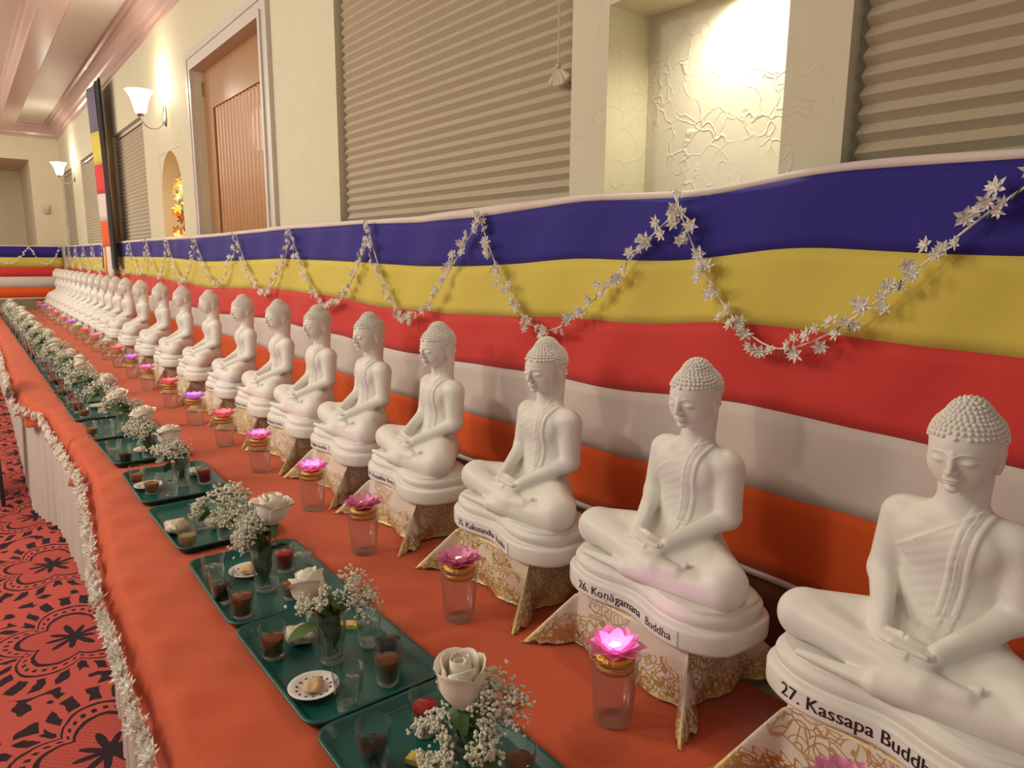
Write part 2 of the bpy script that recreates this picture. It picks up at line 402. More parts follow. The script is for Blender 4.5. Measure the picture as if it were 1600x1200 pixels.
for (xa, xb, k) in wins:
    wf = MB(); zt, zb = (2.98 if k < 3 else 2.95), 1.25
    wf.box(xa, xb, WY+.10, WY+.14, zb, zb+.05); wf.box(xa, xb, WY+.10, WY+.14, zt-.05, zt); wf.box(xa, xa+.05, WY+.10, WY+.14, zb+.05, zt-.05); wf.box(xb-.05, xb, WY+.10, WY+.14, zb+.05, zt-.05)
    w = struct('window_%d' % k, wf, M['trim'])
    gl = MB(); gl.box(xa+.05, xb-.05, WY+.115, WY+.121, zb+.05, zt-.05)
    link('pane', gl.me('pane', M['glass']), w)
    r_ = thing('pleated_blind', wtext[k], 'blind', ((xa+xb)/2, WY+.05, zb), 0, 'pleated window blinds')
    wd = xb-xa-.03; pm = pleat_me(wd); z = .05; step = .0385
    hr = MB(); hr.box(-wd/2, wd/2, -.012, .012, zt-zb-.035, zt-zb-.003); link('head_rail', hr.me('head_rail', M['trim']), r_)
    br = MB(); br.box(-wd/2, wd/2, -.012, .012, .005, .028); link('bottom_rail', br.me('bottom_rail', M['trim']), r_)
    while z < zt-zb-.055: link('pleat', pm, r_, (-wd/2, 0, z)); z += step
    if k == 2:
        cr = MB()
        for dx in (-.004, .004): cr.add(*tube([(dx, 0, 1.68), (dx*.9, 0, 1.3), (dx*.3, 0, .985)], .0016, 5))
        c0 = link('pull_cord', cr.me('pull_cord', M['cord']), r_, (-1.685-(xa+xb)/2-.02, -.055, 0))
        tm = MB(); tm.add(*lathe([(.002, .0), (.010, -.02), (.012, -.028), (.008, -.03)], 8)); tme = tm.me('tassel', M['cord'])
        for a in (-.75, -.35, .0, .35, .8):
            q_ = link('tassel', tme, c0, (a*.012, 0, .965), (.2, -a, 0)); q_.scale = (1, 1, 1.6)
        kn = MB(); kn.add(*ico(.008, 2), T=Tm((0, 0, .975))); link('knot', kn.me('knot', M['cord'], True), c0)

# ---------------------------------------------------------------- door
dx0, dx1, dz = -5.74, -4.26, 2.98
b = MB()
for (o_, th_) in ((0, .03), (.03, .018), (.085, .026)):
    w_ = [(.0, .035), (.035, .085), (.085, .13)][[0, .03, .085].index(o_)]
    b.box(dx0-w_[1], dx0-w_[0], WY-th_, WY, 0, dz+w_[0]); b.box(dx1+w_[0], dx1+w_[1], WY-th_, WY, 0, dz+w_[0])
    b.box(dx0-w_[1], dx1+w_[1], WY-th_, WY, dz+w_[0], dz+w_[1])
struct('trim_7', b, M['trim'])
b = MB(); D0, D1 = WY+.06, WY+.11
b.box(dx0, dx0+.22, D0, D1, 0, dz); b.box(dx1-.16, dx1, D0, D1, 0, dz); b.box(dx0+.22, dx1-.16, D0, D1, dz-.28, dz); b.box(dx0+.22, dx1-.16, D0, D1, 0, .3)
dr = struct('door_1', b, M['oak'])
V = []; F = []; nre = 15; wre = (dx1-.16-dx0-.22)/nre; x0 = dx0+.22; pts = []
for k in range(nre):
    for j in range(6):
        a = PI*j/6; pts.append((x0+k*wre+wre*.5*(1-math.cos(a)), D0+.034-.5*wre*math.sin(a)*.72))
pts.append((x0+nre*wre, D0+.034))
for (px_, py_) in pts: V += [(px_, py_, .3), (px_, py_, dz-.28)]
F = [(2*i, 2*i+2, 2*i+3, 2*i+1) for i in range(len(pts)-1)]
link('reeded_panel', me_of('reeded_panel', V, F, M['reed'], False), dr)['kind'] = 'stuff'
b = MB()
for zz in (.5, 1.5, 2.86): b.box(dx0+.002, dx0+.03, D0-.012, D0, zz-.05, zz+.05)
link('hinge', b.me('hinge', M['nickel']), dr)

# ---------------------------------------------------------------- wall sconces
def sconce(x, z, label):
    t_ = thing('wall_sconce', label, 'lamp', (x, WY, z), 0, 'wall sconces'); t_.scale = (.86, .86, .86)
    b = MB(); b.add(*lathe([(.03, 0), (.055, .0), (.058, .008), (.05, .016), (.02, .022)], 20), T=Tm((0, 0, 0), (PI/2, 0, 0), (.9, 1.7, 1)))
    link('backplate', b.me('backplate', M['nickel'], True), t_)
    b = MB(); P = []
    for k in range(15):
        a = PI*k/14; P.append((0, -.12+.10*math.cos(a), -.02-.11*math.sin(a)))
    P = [(0, -.015, .03)]+P+[(0, -.22, -.02), (0, -.22, .01)]
    b.add(*tube(P, .006, 8)); link('arm', b.me('arm', M['nickel'], True), t_)
    b = MB(); b.add(*lathe([(.012, 0), (.03, .005), (.036, .03), (.034, .036), (.012, .036)], 16), T=Tm((0, -.22, -.03)))
    link('holder', b.me('holder', M['nickel'], True), t_)
    Vv, Ff = lathe([(.040, -.02), (.052, .0), (.062, .05), (.078, .11), (.10, .155), (.125, .185), (.122, .187), (.097, .158), (.075, .112), (.058, .05), (.045, .0), (.0, -.01)], 28, False)
    b = MB(); b.add(Vv, Ff, T=Tm((0, -.22, .02))); link('glass_shade', b.me('glass_shade', M['shade'], True), t_)
    light('sconce_bulb', 'POINT', (x, WY-.17, z+.24), 8, (1, .93, .74), .04)
sconce(-6.67, 2.80, 'lit white glass wall sconce on curved arm, left of the door')
sconce(-12.49, 2.80, 'lit white glass wall sconce nearest the far corner')

# ---------------------------------------------------------------- thermostat and gilt flowers in the arched niche
t_ = thing('thermostat', 'small beige wall thermostat on the far wall', 'thermostat', (XF+.001, 1.24, 2.40))
b = MB(); b.box(0, .03, -.05, .05, -.08, .08); link('cover', b.me('cover', M['trim']), t_)
b = MB(); b.box(.03, .045, -.02, .04, -.07, .0); link('dial', b.me('dial', M['nickel']), t_)
t_ = thing('gilt_flower_arrangement', 'gold and orange lit flower cluster inside the small arched niche', 'flowers', (-6.62, 1.60, 1.56))
pm_ = []
for k in range(6):
    a = 2*PI*k/6; pm_.append(((0, 0, 0), (.03*math.cos(a-.4), .03*math.sin(a-.4), .012), (.055*math.cos(a), .055*math.sin(a), .006), (.03*math.cos(a+.4), .03*math.sin(a+.4), .012)))
Vb = [v for q in pm_ for v in q]; Fb = [tuple(range(4*k, 4*k+4)) for k in range(6)]
gm = [mat('gilt_petal', (.9, .55, .15), .35, emit=(1, .5, .12), es=.5), mat('cream_petal', (.9, .75, .45), .4, emit=(1, .8, .4), es=.9), mat('rust_petal', (.55, .18, .04), .5)]  # petal emission stands for the orange light falling on the flowers
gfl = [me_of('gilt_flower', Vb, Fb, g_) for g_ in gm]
for k in range(42):
    q_ = link('gilt_flower', gfl[k % 3], t_, (random.uniform(-.28, .24), random.uniform(-.05, .0), .05+.68*random.random()), (PI/2+random.uniform(-.5, .5), random.uniform(-.5, .5), random.random()*3))
b = MB()
for k in range(8): b.add(*tube([(0, 0, 0), (random.uniform(-.1, .1), -.01, .3), (random.uniform(-.25, .25), -.02, .66)], .004, 5))
link('stems', b.me('stems', M['stem']), t_)
light('niche_glow_light', 'POINT', (-6.66, 1.44, 2.0), 1.6, (1, .6, .22), .05)  # orange point light before the arched niche; no candle is modelled

# ================================================================ FLAG BANNER along the wall
FY = 1.462
prof_ = dict(
 hem=[(.6,1.835),(-.46,1.84),(-.61,1.851),(-.8,1.851),(-.94,1.838),(-1.12,1.818),(-1.33,1.827),(-1.58,1.836),(-1.72,1.834),(-2.09,1.825),(-2.51,1.813),(-2.95,1.815),(-3.46,1.821),(-3.9,1.822),(-4.85,1.811),(-5.88,1.807),(-7.65,1.813),(-8.94,1.807),(-11.35,1.806),(-14.2,1.80)],
 top=[(.6,1.82),(-.45,1.824),(-.61,1.832),(-.8,1.835),(-.94,1.824),(-1.12,1.802),(-1.32,1.809),(-1.52,1.818),(-1.72,1.812),(-2.02,1.794),(-2.51,1.789),(-2.95,1.798),(-3.9,1.801),(-4.86,1.79),(-5.89,1.783),(-7.66,1.789),(-8.95,1.786),(-11.37,1.78),(-14.2,1.785)],
 by=[(.6,1.66),(-.44,1.661),(-.59,1.666),(-.71,1.673),(-.85,1.682),(-.93,1.675),(-1.11,1.653),(-1.21,1.647),(-1.32,1.648),(-1.57,1.654),(-1.88,1.632),(-2.08,1.623),(-2.51,1.617),(-2.96,1.629),(-4.02,1.641),(-5.14,1.618),(-5.62,1.61),(-6.85,1.639),(-8.64,1.64),(-12.82,1.62),(-14.2,1.615)],
 yr=[(.6,1.48),(-.41,1.485),(-.57,1.489),(-.7,1.493),(-.91,1.505),(-1.09,1.501),(-1.18,1.488),(-1.27,1.477),(-1.6,1.474),(-1.9,1.458),(-2.31,1.44),(-2.84,1.436),(-3.26,1.456),(-4.15,1.466),(-5.5,1.42),(-6.46,1.428),(-7.44,1.457),(-8.37,1.448),(-12.96,1.442),(-14.2,1.45)],
 rw=[(.6,1.28),(-.39,1.287),(-.53,1.296),(-.72,1.304),(-.94,1.314),(-1.01,1.311),(-1.19,1.3),(-1.37,1.278),(-1.57,1.283),(-1.79,1.283),(-2.25,1.262),(-2.82,1.258),(-3.39,1.272),(-3.95,1.275),(-4.4,1.279),(-5.38,1.24),(-9,1.28),(-14.2,1.30)],
 wo=[(.6,1.10),(-.37,1.107),(-.61,1.114),(-.93,1.116),(-1.24,1.1),(-1.38,1.083),(-1.5,1.089),(-1.82,1.088),(-2.18,1.074),(-2.78,1.066),(-3.33,1.085),(-4.49,1.095),(-9,1.10),(-14.2,1.12)],
 ob=[(.6,.925),(-.35,.928),(-.73,.911),(-.92,.911),(-2.2,.905),(-5,.92),(-14.2,.955)],
 lo=[(.6,.905),(-.35,.910),(-.73,.894),(-.92,.894),(-2.2,.887),(-5,.90),(-14.2,.935)])
order = ['hem', 'top', 'by', 'yr', 'rw', 'wo', 'ob', 'lo']
for k in prof_: prof_[k] = sorted(prof_[k])
def zl(k, x): return np.interp(x, [p[0] for p in prof_[k]], [p[1] for p in prof_[k]])
def smooth1(z, n=9):
    kx = np.hanning(n+2)[1:-1]; kx /= kx.sum(); return np.convolve(np.pad(z, n//2, mode='edge'), kx, 'valid')
X = np.concatenate([np.arange(-14.19, -5, .06), np.arange(-5, .6, .03)])
flag = thing('striped_banner', 'long blue yellow red white and orange striped banner pinned along the wall', 'banner', (0, FY, 0))
def fold(x, z):
    # cloth relief: drapes radiating from the pins and a slack belly
    y = .006*np.sin(x*7+z*4)+.004*np.sin(x*17-z*11+1)
    for px_, s_ in ((-1.187, 1), (-2.04, 1), (-2.885, 1), (-3.82, 1), (-4.76, 1), (-.40, 1)):
        r_ = 1.82-z; y = y-.012*np.exp(-((np.abs(x-px_)-.55*r_)/.06)**2)*np.clip(r_*4, 0, 1)*np.exp(-r_*1.6)
    return y
names = [('hem_strip', 'hem'), ('blue_stripe', 'f_blue'), ('yellow_stripe', 'f_yellow'), ('red_stripe', 'f_red'), ('white_stripe', 'f_white'), ('orange_stripe', 'f_orange'), ('lower_hem', 'hem')]
for i, (nm, mk) in enumerate(names):
    a = smooth1(zl(order[i], X)); c_ = smooth1(zl(order[i+1], X)); nr = 2 if i in (0, 6) else 7
    V = []; 
    for j in range(nr):
        z = a+(c_-a)*j/(nr-1); y = fold(X, z)
        if i in (0, 6): y = y-.007*math.sin(PI*j/(nr-1)) - .002
        V += [(float(xx), float(yy), float(zz)) for xx, yy, zz in zip(X, y, z)]
    n = len(X); F = [(j*n+k, (j+1)*n+k, (j+1)*n+k+1, j*n+k+1) for j in range(nr-1) for k in range(n-1)]
    o = link(nm, me_of(nm, V, F, M[mk], True), flag)
    so = o.modifiers.new('s', 'SOLIDIFY'); so.thickness = .0015; so.offset = 1
# brown backing below the banner: the shade there put into a sheet's colour
b = MB(); b.box(-14.1, .6, 1.485, 1.497, .35, .93); tag(link('shade_backing', b.me('shade_backing', M['shade_brown'])), 'dark brown backing sheet coloured as shade behind the statues under the banner', 'cloth')
# far wall banner
fb = thing('striped_banner', 'striped banner across the far wall at left edge', 'banner', (XF+.03, 0, 0))
zs = [1.80, 1.785, 1.61, 1.45, 1.297, 1.115, .955, .935]
Yf = np.arange(-.7, 1.43, .05)
for i, (nm, mk) in enumerate(names):
    V = []
    for j in range(3):
        z = zs[i]+(zs[i+1]-zs[i])*j/2
        V += [(float(.008*math.sin(yy*9+z*5)), float(yy), float(z)) for yy in Yf]
    n = len(Yf); F = [(j*n+k, j*n+k+1, (j+1)*n+k+1, (j+1)*n+k) for j in range(2) for k in range(n-1)]
    o = link(nm, me_of(nm, V, F, M[mk], True), fb)
    so = o.modifiers.new('s', 'SOLIDIFY'); so.thickness = .002; so.offset = 1
# hanging vertical banner with a black strip
vb = thing('hanging_banner', 'tall narrow striped banner hanging vertically from the crown moulding', 'banner', (-9.33, 1.37, 0))
zz = [3.50, 3.02, 2.66, 2.34, 2.03, 1.75, 1.48]
cm = ['f_blue2', 'f_yellow', 'f_red', 'f_white', 'f_orange', None]
M['f_blue2'] = fabric('banner_grey_blue', (.16, .15, .22), .2)
def vpan(name, x0, x1, z0, z1, m, y0=0, nx=7):
    V = []
    for j in range(5):
        z = z0+(z1-z0)*j/4
        for i in range(nx):
            s = i/(nx-1); V.append((x0+(x1-x0)*s, y0+.02*math.sin(s*6+z*1.3), z))
    F = [(j*nx+i, j*nx+i+1, (j+1)*nx+i+1, (j+1)*nx+i) for j in range(4) for i in range(nx-1)]
    o = link(name, me_of(name, V, F, M[m], True), vb); so = o.modifiers.new('s', 'SOLIDIFY'); so.thickness = .003; return o
for i in range(5): vpan(['grey_blue_block', 'yellow_block', 'red_block', 'white_block', 'orange_block'][i], -.33, .20, zz[i+1], zz[i], cm[i])
for k, mk in enumerate(('f_blue', 'f_yellow', 'f_orange', 'f_white', 'hem')):
    x0 = -.33+.53*k/5; vpan(['blue_tail', 'yellow_tail', 'orange_tail', 'white_tail', 'pink_tail'][k], x0, x0+.106, 1.50-.03*k, 1.75, mk, 0, 3)
vpan('black_edge', .20, .42, 1.50, 3.50, 'black_strip', .01, 4)

# ================================================================ GARLANDS of white star blossoms
def star_me(name, n=6, r=.02):
    V = []; F = []
    for layer, (rr, h, off) in enumerate(((r, .006, 0), (r*.72, .012, PI/n))):
        for k in range(n):
            a = 2*PI*k/n+off; b0 = len(V); w = PI/n*.78
            ca = lambda q, q2, z: (q*math.cos(a+q2), q*math.sin(a+q2), z)
            V += [(0, 0, .001+layer*.003), ca(rr*.55, -w, h*.6), ca(rr, 0, h*1.1-.002), ca(rr*.55, w, h*.6), ca(rr*.5, 0, h*.25)]
            F += [(b0, b0+1, b0+4), (b0+1, b0+2, b0+4), (b0+2, b0+3, b0+4), (b0+3, b0, b0+4)]
    return me_of(name, V, F, M['silk'])
STAR = [star_me('blossom', 6, .022), star_me('blossom', 5, .020), star_me('blossom', 6, .018)]
def swag_pts(p0, p1, zlow, skew=.5, n=40):
    P = []
    for k in range(n+1):
        s = k/n; x = p0[0]+(p1[0]-p0[0])*s; y = p0[1]+(p1[1]-p0[1])*s
        q = s**(math.log(.5)/math.log(skew)); zt_ = p0[2]+(p1[2]-p0[2])*s
        sag = 1-abs(2*q-1)**1.75
        P.append((x, y, zt_+(zlow-(p0[2]+p1[2])/2)*sag))
    return P
def star_tf(normal, spin, tilt):
    q = Vector(normal).to_track_quat('Z', 'Y').to_euler().to_matrix() @ Matrix.Rotation(spin, 3, 'Z')
    return (q @ Matrix.Rotation(tilt, 3, 'X')).to_euler()
def garland(P, nfl, label, normal, parts=True, group='white blossom garlands', spread=.014, scale=1, rng=random, name='blossom_garland'):
    c0 = Vector(P[0]); t_ = thing(name, label, 'garland', c0, 0, group)
    b = MB(); b.add(*tube([Vector(p)-c0 for p in P], .0022, 5)); link('string', b.me('string', M['silk']), t_)
    nv = Vector(normal); joined = MB(); L = [0]
    for a, c_ in zip(P[:-1], P[1:]): L.append(L[-1]+(Vector(c_)-Vector(a)).length)
    for k in range(nfl):
        d = L[-1]*(k+.5+rng.uniform(-.45, .45))/nfl
        i = min(max(np.searchsorted(L, d)-1, 0), len(P)-2); f = (d-L[i])/max(1e-6, L[i+1]-L[i])
        p = Vector(P[i]).lerp(Vector(P[i+1]), f)-c0
        p += nv*rng.uniform(.004, .016)+Vector((rng.uniform(-1, 1), rng.uniform(-1, 1)*.3, rng.uniform(-1, 1)))*spread
        e = star_tf(nv+Vector((rng.uniform(-.6, .6), rng.uniform(-.4, .4), rng.uniform(-.5, .7))), rng.random()*6, rng.uniform(-.3, .3))
        s = scale*rng.uniform(.8, 1.15); me = STAR[k % 3]
        if parts:
            o = link('blossom', me, t_, p, e); o.scale = (s, s, s)
        else:
            T = Matrix.Translation(p) @ e.to_matrix().to_4x4() @ Matrix.Scale(s, 4)
            joined.add([v.co for v in me.vertices], [tuple(f_.vertices) for f_ in me.polygons], 0, T)
    if not parts: link('blossoms', joined.me('blossoms', M['silk']), t_)['kind'] = 'stuff'
    if parts:
        gb = MB()
        for k in range(nfl//6):
            p = Vector(P[rng.randrange(len(P))])-c0+nv*.012; gb.add(*tube([p, p+Vector((rng.uniform(-.02, .02), -.004, -.02))], .0014, 4))
        if nfl >= 6: link('green_ties', gb.me('green_ties', M['stem']), t_)
    return t_
GY = 1.432
peaks = [-.40, -1.187, -2.042, -2.885, -3.819, -4.757, -5.769, -6.663, -7.502, -8.35, -9.2, -10.05, -10.9, -11.75, -12.6, -13.4, -14.1]
ordn = ['nearest', 'second', 'third', 'fourth', 'fifth', 'sixth', 'seventh', 'eighth', 'ninth', 'tenth', 'eleventh', 'twelfth', 'thirteenth', 'fourteenth', 'fifteenth', 'sixteenth', 'seventeenth', 'eighteenth', 'nineteenth', 'twentieth', 'twenty-first', 'twenty-second', 'twenty-third', 'twenty-fourth', 'twenty-fifth', 'twenty-sixth']
lows = [1.455, 1.425, 1.40, 1.41, 1.44, 1.46]
for k in range(len(peaks)-1):
    zt1 = float(zl('hem', peaks[k]))-.015; zt2 = float(zl('hem', peaks[k+1]))-.008
    low = lows[k] if k < len(lows) else 1.45+.02*math.sin(k)
    P = swag_pts((peaks[k]+(.04 if k else 0), GY, zt1-.03), (peaks[k+1], GY, zt2), low, .60 if k < 3 else .5)
    garland(P, 54 if k < 5 else (44 if k < 8 else 36), '%s garland swag of white blossoms on the wall banner, counted from the right' % ordn[k], (0, -1, 0), k < 8, 'garland swags on the wall banner', .020)
for k, (ya, yb) in enumerate(((.95, 1.38), (.30, .95), (-.4, .30))):
    garland(swag_pts((XF+.075, ya, 1.785), (XF+.075, yb, 1.785), 1.50), 26, ['garland swag on the far wall banner nearest the corner', 'garland swag on the far wall banner, middle one', 'garland swag on the far wall banner at left edge'][k], (1, 0, 0), False, 'garland swags on the wall banner', .018)
# single swag continuing past the right edge of the photo
garland(swag_pts((.40, GY, 1.80), (-.36, GY, 1.79), 1.46, .5), 30, 'garland swag of white blossoms beyond the right end of the view', (0, -1, 0), False, 'garland swags on the wall banner', .018)

# ================================================================ TABLE, CLOTH, SKIRT
TZ = .75
EX = [(.7, .23), (-1.1, .23), (-1.28, .240), (-2.13, .262), (-2.7, .31), (-3.27, .358), (-4.0, .352), (-4.75, .345), (-4.95, .325), (-5.15, .26), (-5.4, .24), (-8.6, .285), (-14.15, .285)]
EX = sorted(EX); EXx = [p[0] for p in EX]; EXy = [p[1] for p in EX]
def E_(x): return np.interp(x, EXx, EXy)
b = MB(); b.box(-14.1, .6, .36, 1.25, TZ-.035, TZ-.006)
tb = thing('banquet_table', 'long banquet table under the orange red cloth', 'table', (0, 0, 0)); link('table_top', b.me('table_top', M['oak']), tb)
lm = MB(); lm.add(*tube([(0, 0, 0), (0, 0, TZ-.036)], .014, 8)); lme = lm.me('leg', M['dark'])
for x_ in np.arange(-13.8, .6, 1.8):
    for y_ in (.42, 1.2): link('leg', lme, tb, (float(x_), y_, 0))
b = MB(); b.box(-14.1, .6, 1.252, 1.318, TZ-.030, TZ-.008); tag(link('green_board', b.me('green_board', M['green_board'])), 'pale green board edge showing behind the red tablecloth', 'board')
X = np.concatenate([np.arange(-14.14, -4, .06), np.arange(-4, .62, .025)])
ey = smooth1(E_(X), 7)
rows = []
for k, (dy, z) in enumerate([(-.032, -.128), (-.030, -.098), (-.022, -.06), (-.012, -.035), (-.004, -.016), (.004, -.005), (.018, .001), (.04, .003), (.08, .003)]+[(.08+.05*j, .003) for j in range(1, 15)]+[(None, .003)]):
    if dy is None: y = np.full_like(X, 1.255)
    else: y = ey+dy
    hang = max(0, -z-.02)/.085
    y = y+hang*(.012*np.sin(X*31)+.010*np.sin(X*13+2))
    z_ = np.full_like(X, TZ+z)
    if k < 2: z_ = z_+.018*np.sin(X*9.3+.5)*np.sin(X*3.1)+.008*np.sin(X*41)
    elif k >= 5:
        d = (0.6 if dy is None else dy)
        am = .0052*math.exp(-d*5)
        z_ = z_+am*(np.sin(X*26+d*30)+.7*np.sin(X*47-d*22+1.3))*(1 if dy is not None else 0)
        z_ = z_+.0022*np.sin(X*11-d*14)*math.exp(-d*2.0)
        z_ = np.maximum(z_, TZ-.004)
    rows.append((y, z_))
V = []
for y, z_ in rows: V += [(float(a), float(b_), float(c_)) for a, b_, c_ in zip(X, y, z_)]
n = len(X); F = [(j*n+k, j*n+k+1, (j+1)*n+k+1, (j+1)*n+k) for j in range(len(rows)-1) for k in range(n-1)]
tc = tag(link('tablecloth', me_of('tablecloth', V, F, M['red_cloth'], True)), 'long orange red tablecloth running under the trays and statues', 'tablecloth')
so = tc.modifiers.new('s', 'SOLIDIFY'); so.thickness = .002; so.offset = -1
X = np.arange(-14.14, .6, .008); ey = smooth1(E_(X), 41)
V = []; ZR = [.70, .68, .55, .35, .15, .012]
for j, z in enumerate(ZR):
    ph = X*2*PI/.085+1.6*np.sin(X*2.3)+.8*np.sin(X*7.1); amp = .004+.016*(.70-z)/.69
    y = ey+.014+amp*np.sin(ph)+.006*np.sin(X*19)*(.7-z)-.012*(.7-z)
    V += [(float(a), float(b_), z) for a, b_ in zip(X, y)]
n = len(X); F = [(j*n+k, (j+1)*n+k, (j+1)*n+k+1, j*n+k+1) for j in range(len(ZR)-1) for k in range(n-1)]
tag(link('table_skirt', me_of('table_skirt', V, F, M['skirt'], True)), 'white pleated table skirt falling from the cloth edge to the carpet', 'table skirt')
# garland pinned along the front edge
xs = list(np.arange(-.35, -14.0, -.05)); ga = [[], [], []]
for xx in xs:
    zz_ = TZ-.030-.022*abs(math.sin(xx*2.05+.6)); yy = float(np.interp(xx, EXx, EXy))-.040
    ga[0 if xx > -3.2 else (1 if xx > -5.6 else 2)].append((float(xx), yy, zz_))
ga[1].insert(0, ga[0][-1]); ga[2].insert(0, ga[1][-1])
garland(ga[0], 205, 'nearest length of white blossom garland along the front table edge', (0, -.9, .45), True, 'garland along the table edge', .018, 1.22)
garland(ga[1], 180, 'middle length of white blossom garland around the bend of the table edge', (0, -.9, .45), True, 'garland along the table edge', .020, 1.22)
garland(ga[2], 420, 'far length of white blossom garland along the table edge', (0, -.9, .45), False, 'garland along the table edge', .024, 1.4)

# navy chair whose back shows at the left edge
ch = thing('navy_chair', 'dark navy upholstered chair back standing by the table skirt at left edge', 'chair', (-5.80, -.10, 0), 0)
b = MB()
def rbox(x0, x1, y0, y1, z0, z1, r=.04, n=5):
    ring = []
    for (cx_, cy_, a0) in ((x1-r, z1-r, 0), (x0+r, z1-r, PI/2), (x0+r, z0+r, PI), (x1-r, z0+r, 1.5*PI)):
        for k in range(n+1):
            a = a0+PI/2*k/n; ring.append((cx_+r*math.cos(a), cy_+r*math.sin(a)))
    return loft([[(x_, y_, z_) for x_, z_ in ring] for y_ in (y0, y1)])
b.add(*rbox(-.22, .22, .14, .20, .50, .98, .10)); link('backrest', b.me('backrest', M['navy']), ch)
b = MB(); b.box(-.22, .22, -.25, .20, .42, .49); link('seat', b.me('seat', M['navy']), ch)
for sx_ in (-.2, .2):
    for sy_ in (-.22, .18):
        b = MB(); b.add(*tube([(sx_, sy_, 0), (sx_, sy_, .42 if sy_ < 0 else .80)], .012, 8)); link('leg', b.me('leg', M['dark']), ch)
# ================================================================ STATUE
def smin(a, b, k):
    h = np.clip(.5+.5*(b-a)/k, 0, 1); return b*(1-h)+a*h-k*h*(1-h)
class Field:
    def __init__(s, xs, ys, zs):
        s.xs, s.ys, s.zs = xs, ys, zs; s.F = np.full((len(xs), len(ys), len(zs)), .08, np.float32)
    def sl(s, lo, hi, pad=.03):
        R = []
        for a, l, h in ((s.xs, lo[0], hi[0]), (s.ys, lo[1], hi[1]), (s.zs, lo[2], hi[2])):
            R.append(slice(max(0, np.searchsorted(a, l-pad)-1), min(len(a), np.searchsorted(a, h+pad)+1)))
        return tuple(R)
    def grid(s, S): return np.meshgrid(s.xs[S[0]], s.ys[S[1]], s.zs[S[2]], indexing='ij', sparse=True)
    def ell(s, c, r, k=.01, sub=False, T=None):
        m = max(r); lo = [c[i]-m for i in range(3)]; hi = [c[i]+m for i in range(3)]
        S = s.sl(lo, hi); x, y, z = s.grid(S)
        if T is not None: x, y, z = T(x, y, z)
        a, b, d = (x-c[0])/r[0], (y-c[1])/r[1], (z-c[2])/r[2]
        k0 = np.sqrt(a*a+b*b+d*d); k1 = np.sqrt((a/r[0])**2+(b/r[1])**2+(d/r[2])**2)+1e-9
        v = (k0*(k0-1)/k1).astype(np.float32)
        if sub: s.F[S] = -smin(-s.F[S], v, k)
        else: s.F[S] = smin(s.F[S], v, k)
    def cone(s, a, b, ra, rb, k=.01, T=None, flat=1.0):
        m = max(ra, rb); lo = [min(a[i], b[i])-m for i in range(3)]; hi = [max(a[i], b[i])+m for i in range(3)]
        S = s.sl(lo, hi); x, y, z = s.grid(S)
        if T is not None: x, y, z = T(x, y, z)
        d = [b[i]-a[i] for i in range(3)]; L = sum(q*q for q in d)+1e-12
        t = np.clip(((x-a[0])*d[0]+(y-a[1])*d[1]+(z-a[2])*d[2])/L, 0, 1)
        v = (np.sqrt((x-a[0]-t*d[0])**2+(y-a[1]-t*d[1])**2+((z-a[2]-t*d[2])/flat)**2)-(ra+(rb-ra)*t)).astype(np.float32)
        s.F[S] = smin(s.F[S], v, k)
def surface_nets(F, xs, ys, zs):
    ins = F < 0
    nx, ny, nz = F.shape
    cnt = np.zeros((nx-1, ny-1, nz-1), np.int8)
    for i in (0, 1):
        for j in (0, 1):
            for k in (0, 1): cnt += ins[i:nx-1+i, j:ny-1+j, k:nz-1+k]
    act = (cnt > 0) & (cnt < 8); I, J, K = np.nonzero(act)
    P = np.zeros((len(I), 3)); C = np.zeros(len(I))
    cor = [(i, j, k) for i in (0, 1) for j in (0, 1) for k in (0, 1)]
    co_ = [(xs, 0), (ys, 1), (zs, 2)]
    for a in cor:
        for b in cor:
            if sum(b[q]-a[q] for q in range(3)) == 1 and all(b[q] >= a[q] for q in range(3)):
                fa = F[I+a[0], J+a[1], K+a[2]]; fb = F[I+b[0], J+b[1], K+b[2]]
                mk = (fa < 0) != (fb < 0); t = np.where(mk, fa/(fa-fb+1e-12), 0)
                pa = np.stack([xs[I+a[0]], ys[J+a[1]], zs[K+a[2]]], 1); pb = np.stack([xs[I+b[0]], ys[J+b[1]], zs[K+b[2]]], 1)
                P += np.where(mk[:, None], pa+(pb-pa)*t[:, None], 0); C += mk
    P /= C[:, None]
    idx = np.full(act.shape, -1, np.int64); idx[I, J, K] = np.arange(len(I))
    Q = []
    def quads(d):
        e = [(1, 0, 0), (0, 1, 0), (0, 0, 1)][d]
        A = ins[:nx-e[0] or None, :ny-e[1] or None, :nz-e[2] or None]; B = ins[e[0]:, e[1]:, e[2]:]
        X_, Y_, Z_ = np.nonzero(A != B); u, v = [(1, 2), (2, 0), (0, 1)][d]
        p = np.stack([X_, Y_, Z_], 1)
        ok = (p[:, u] > 0) & (p[:, v] > 0) & (p[:, u] < (F.shape[u]-1)) & (p[:, v] < (F.shape[v]-1)); p = p[ok]
        fl = ins[p[:, 0], p[:, 1], p[:, 2]]
        def at(du, dv):
            q = p.copy(); q[:, u] += du; q[:, v] += dv; return idx[q[:, 0], q[:, 1], q[:, 2]]
        q = np.stack([at(-1, -1), at(0, -1), at(0, 0), at(-1, 0)], 1)
        q[~fl] = q[~fl][:, ::-1]; Q.append(q)
    for d in range(3): quads(d)
    Q = np.concatenate(Q); Q = Q[(Q >= 0).all(1)]
    return P, Q
def sstep(x): x = np.clip(x, 0, 1); return x*x*(3-2*x)
ax_x = np.concatenate([np.arange(-.245, -.062, .0028), np.arange(-.062, .062, .0017), np.arange(.062, .246, .0028)]).astype(np.float32)
ax_y = np.arange(-.145, .145, .0021).astype(np.float32)
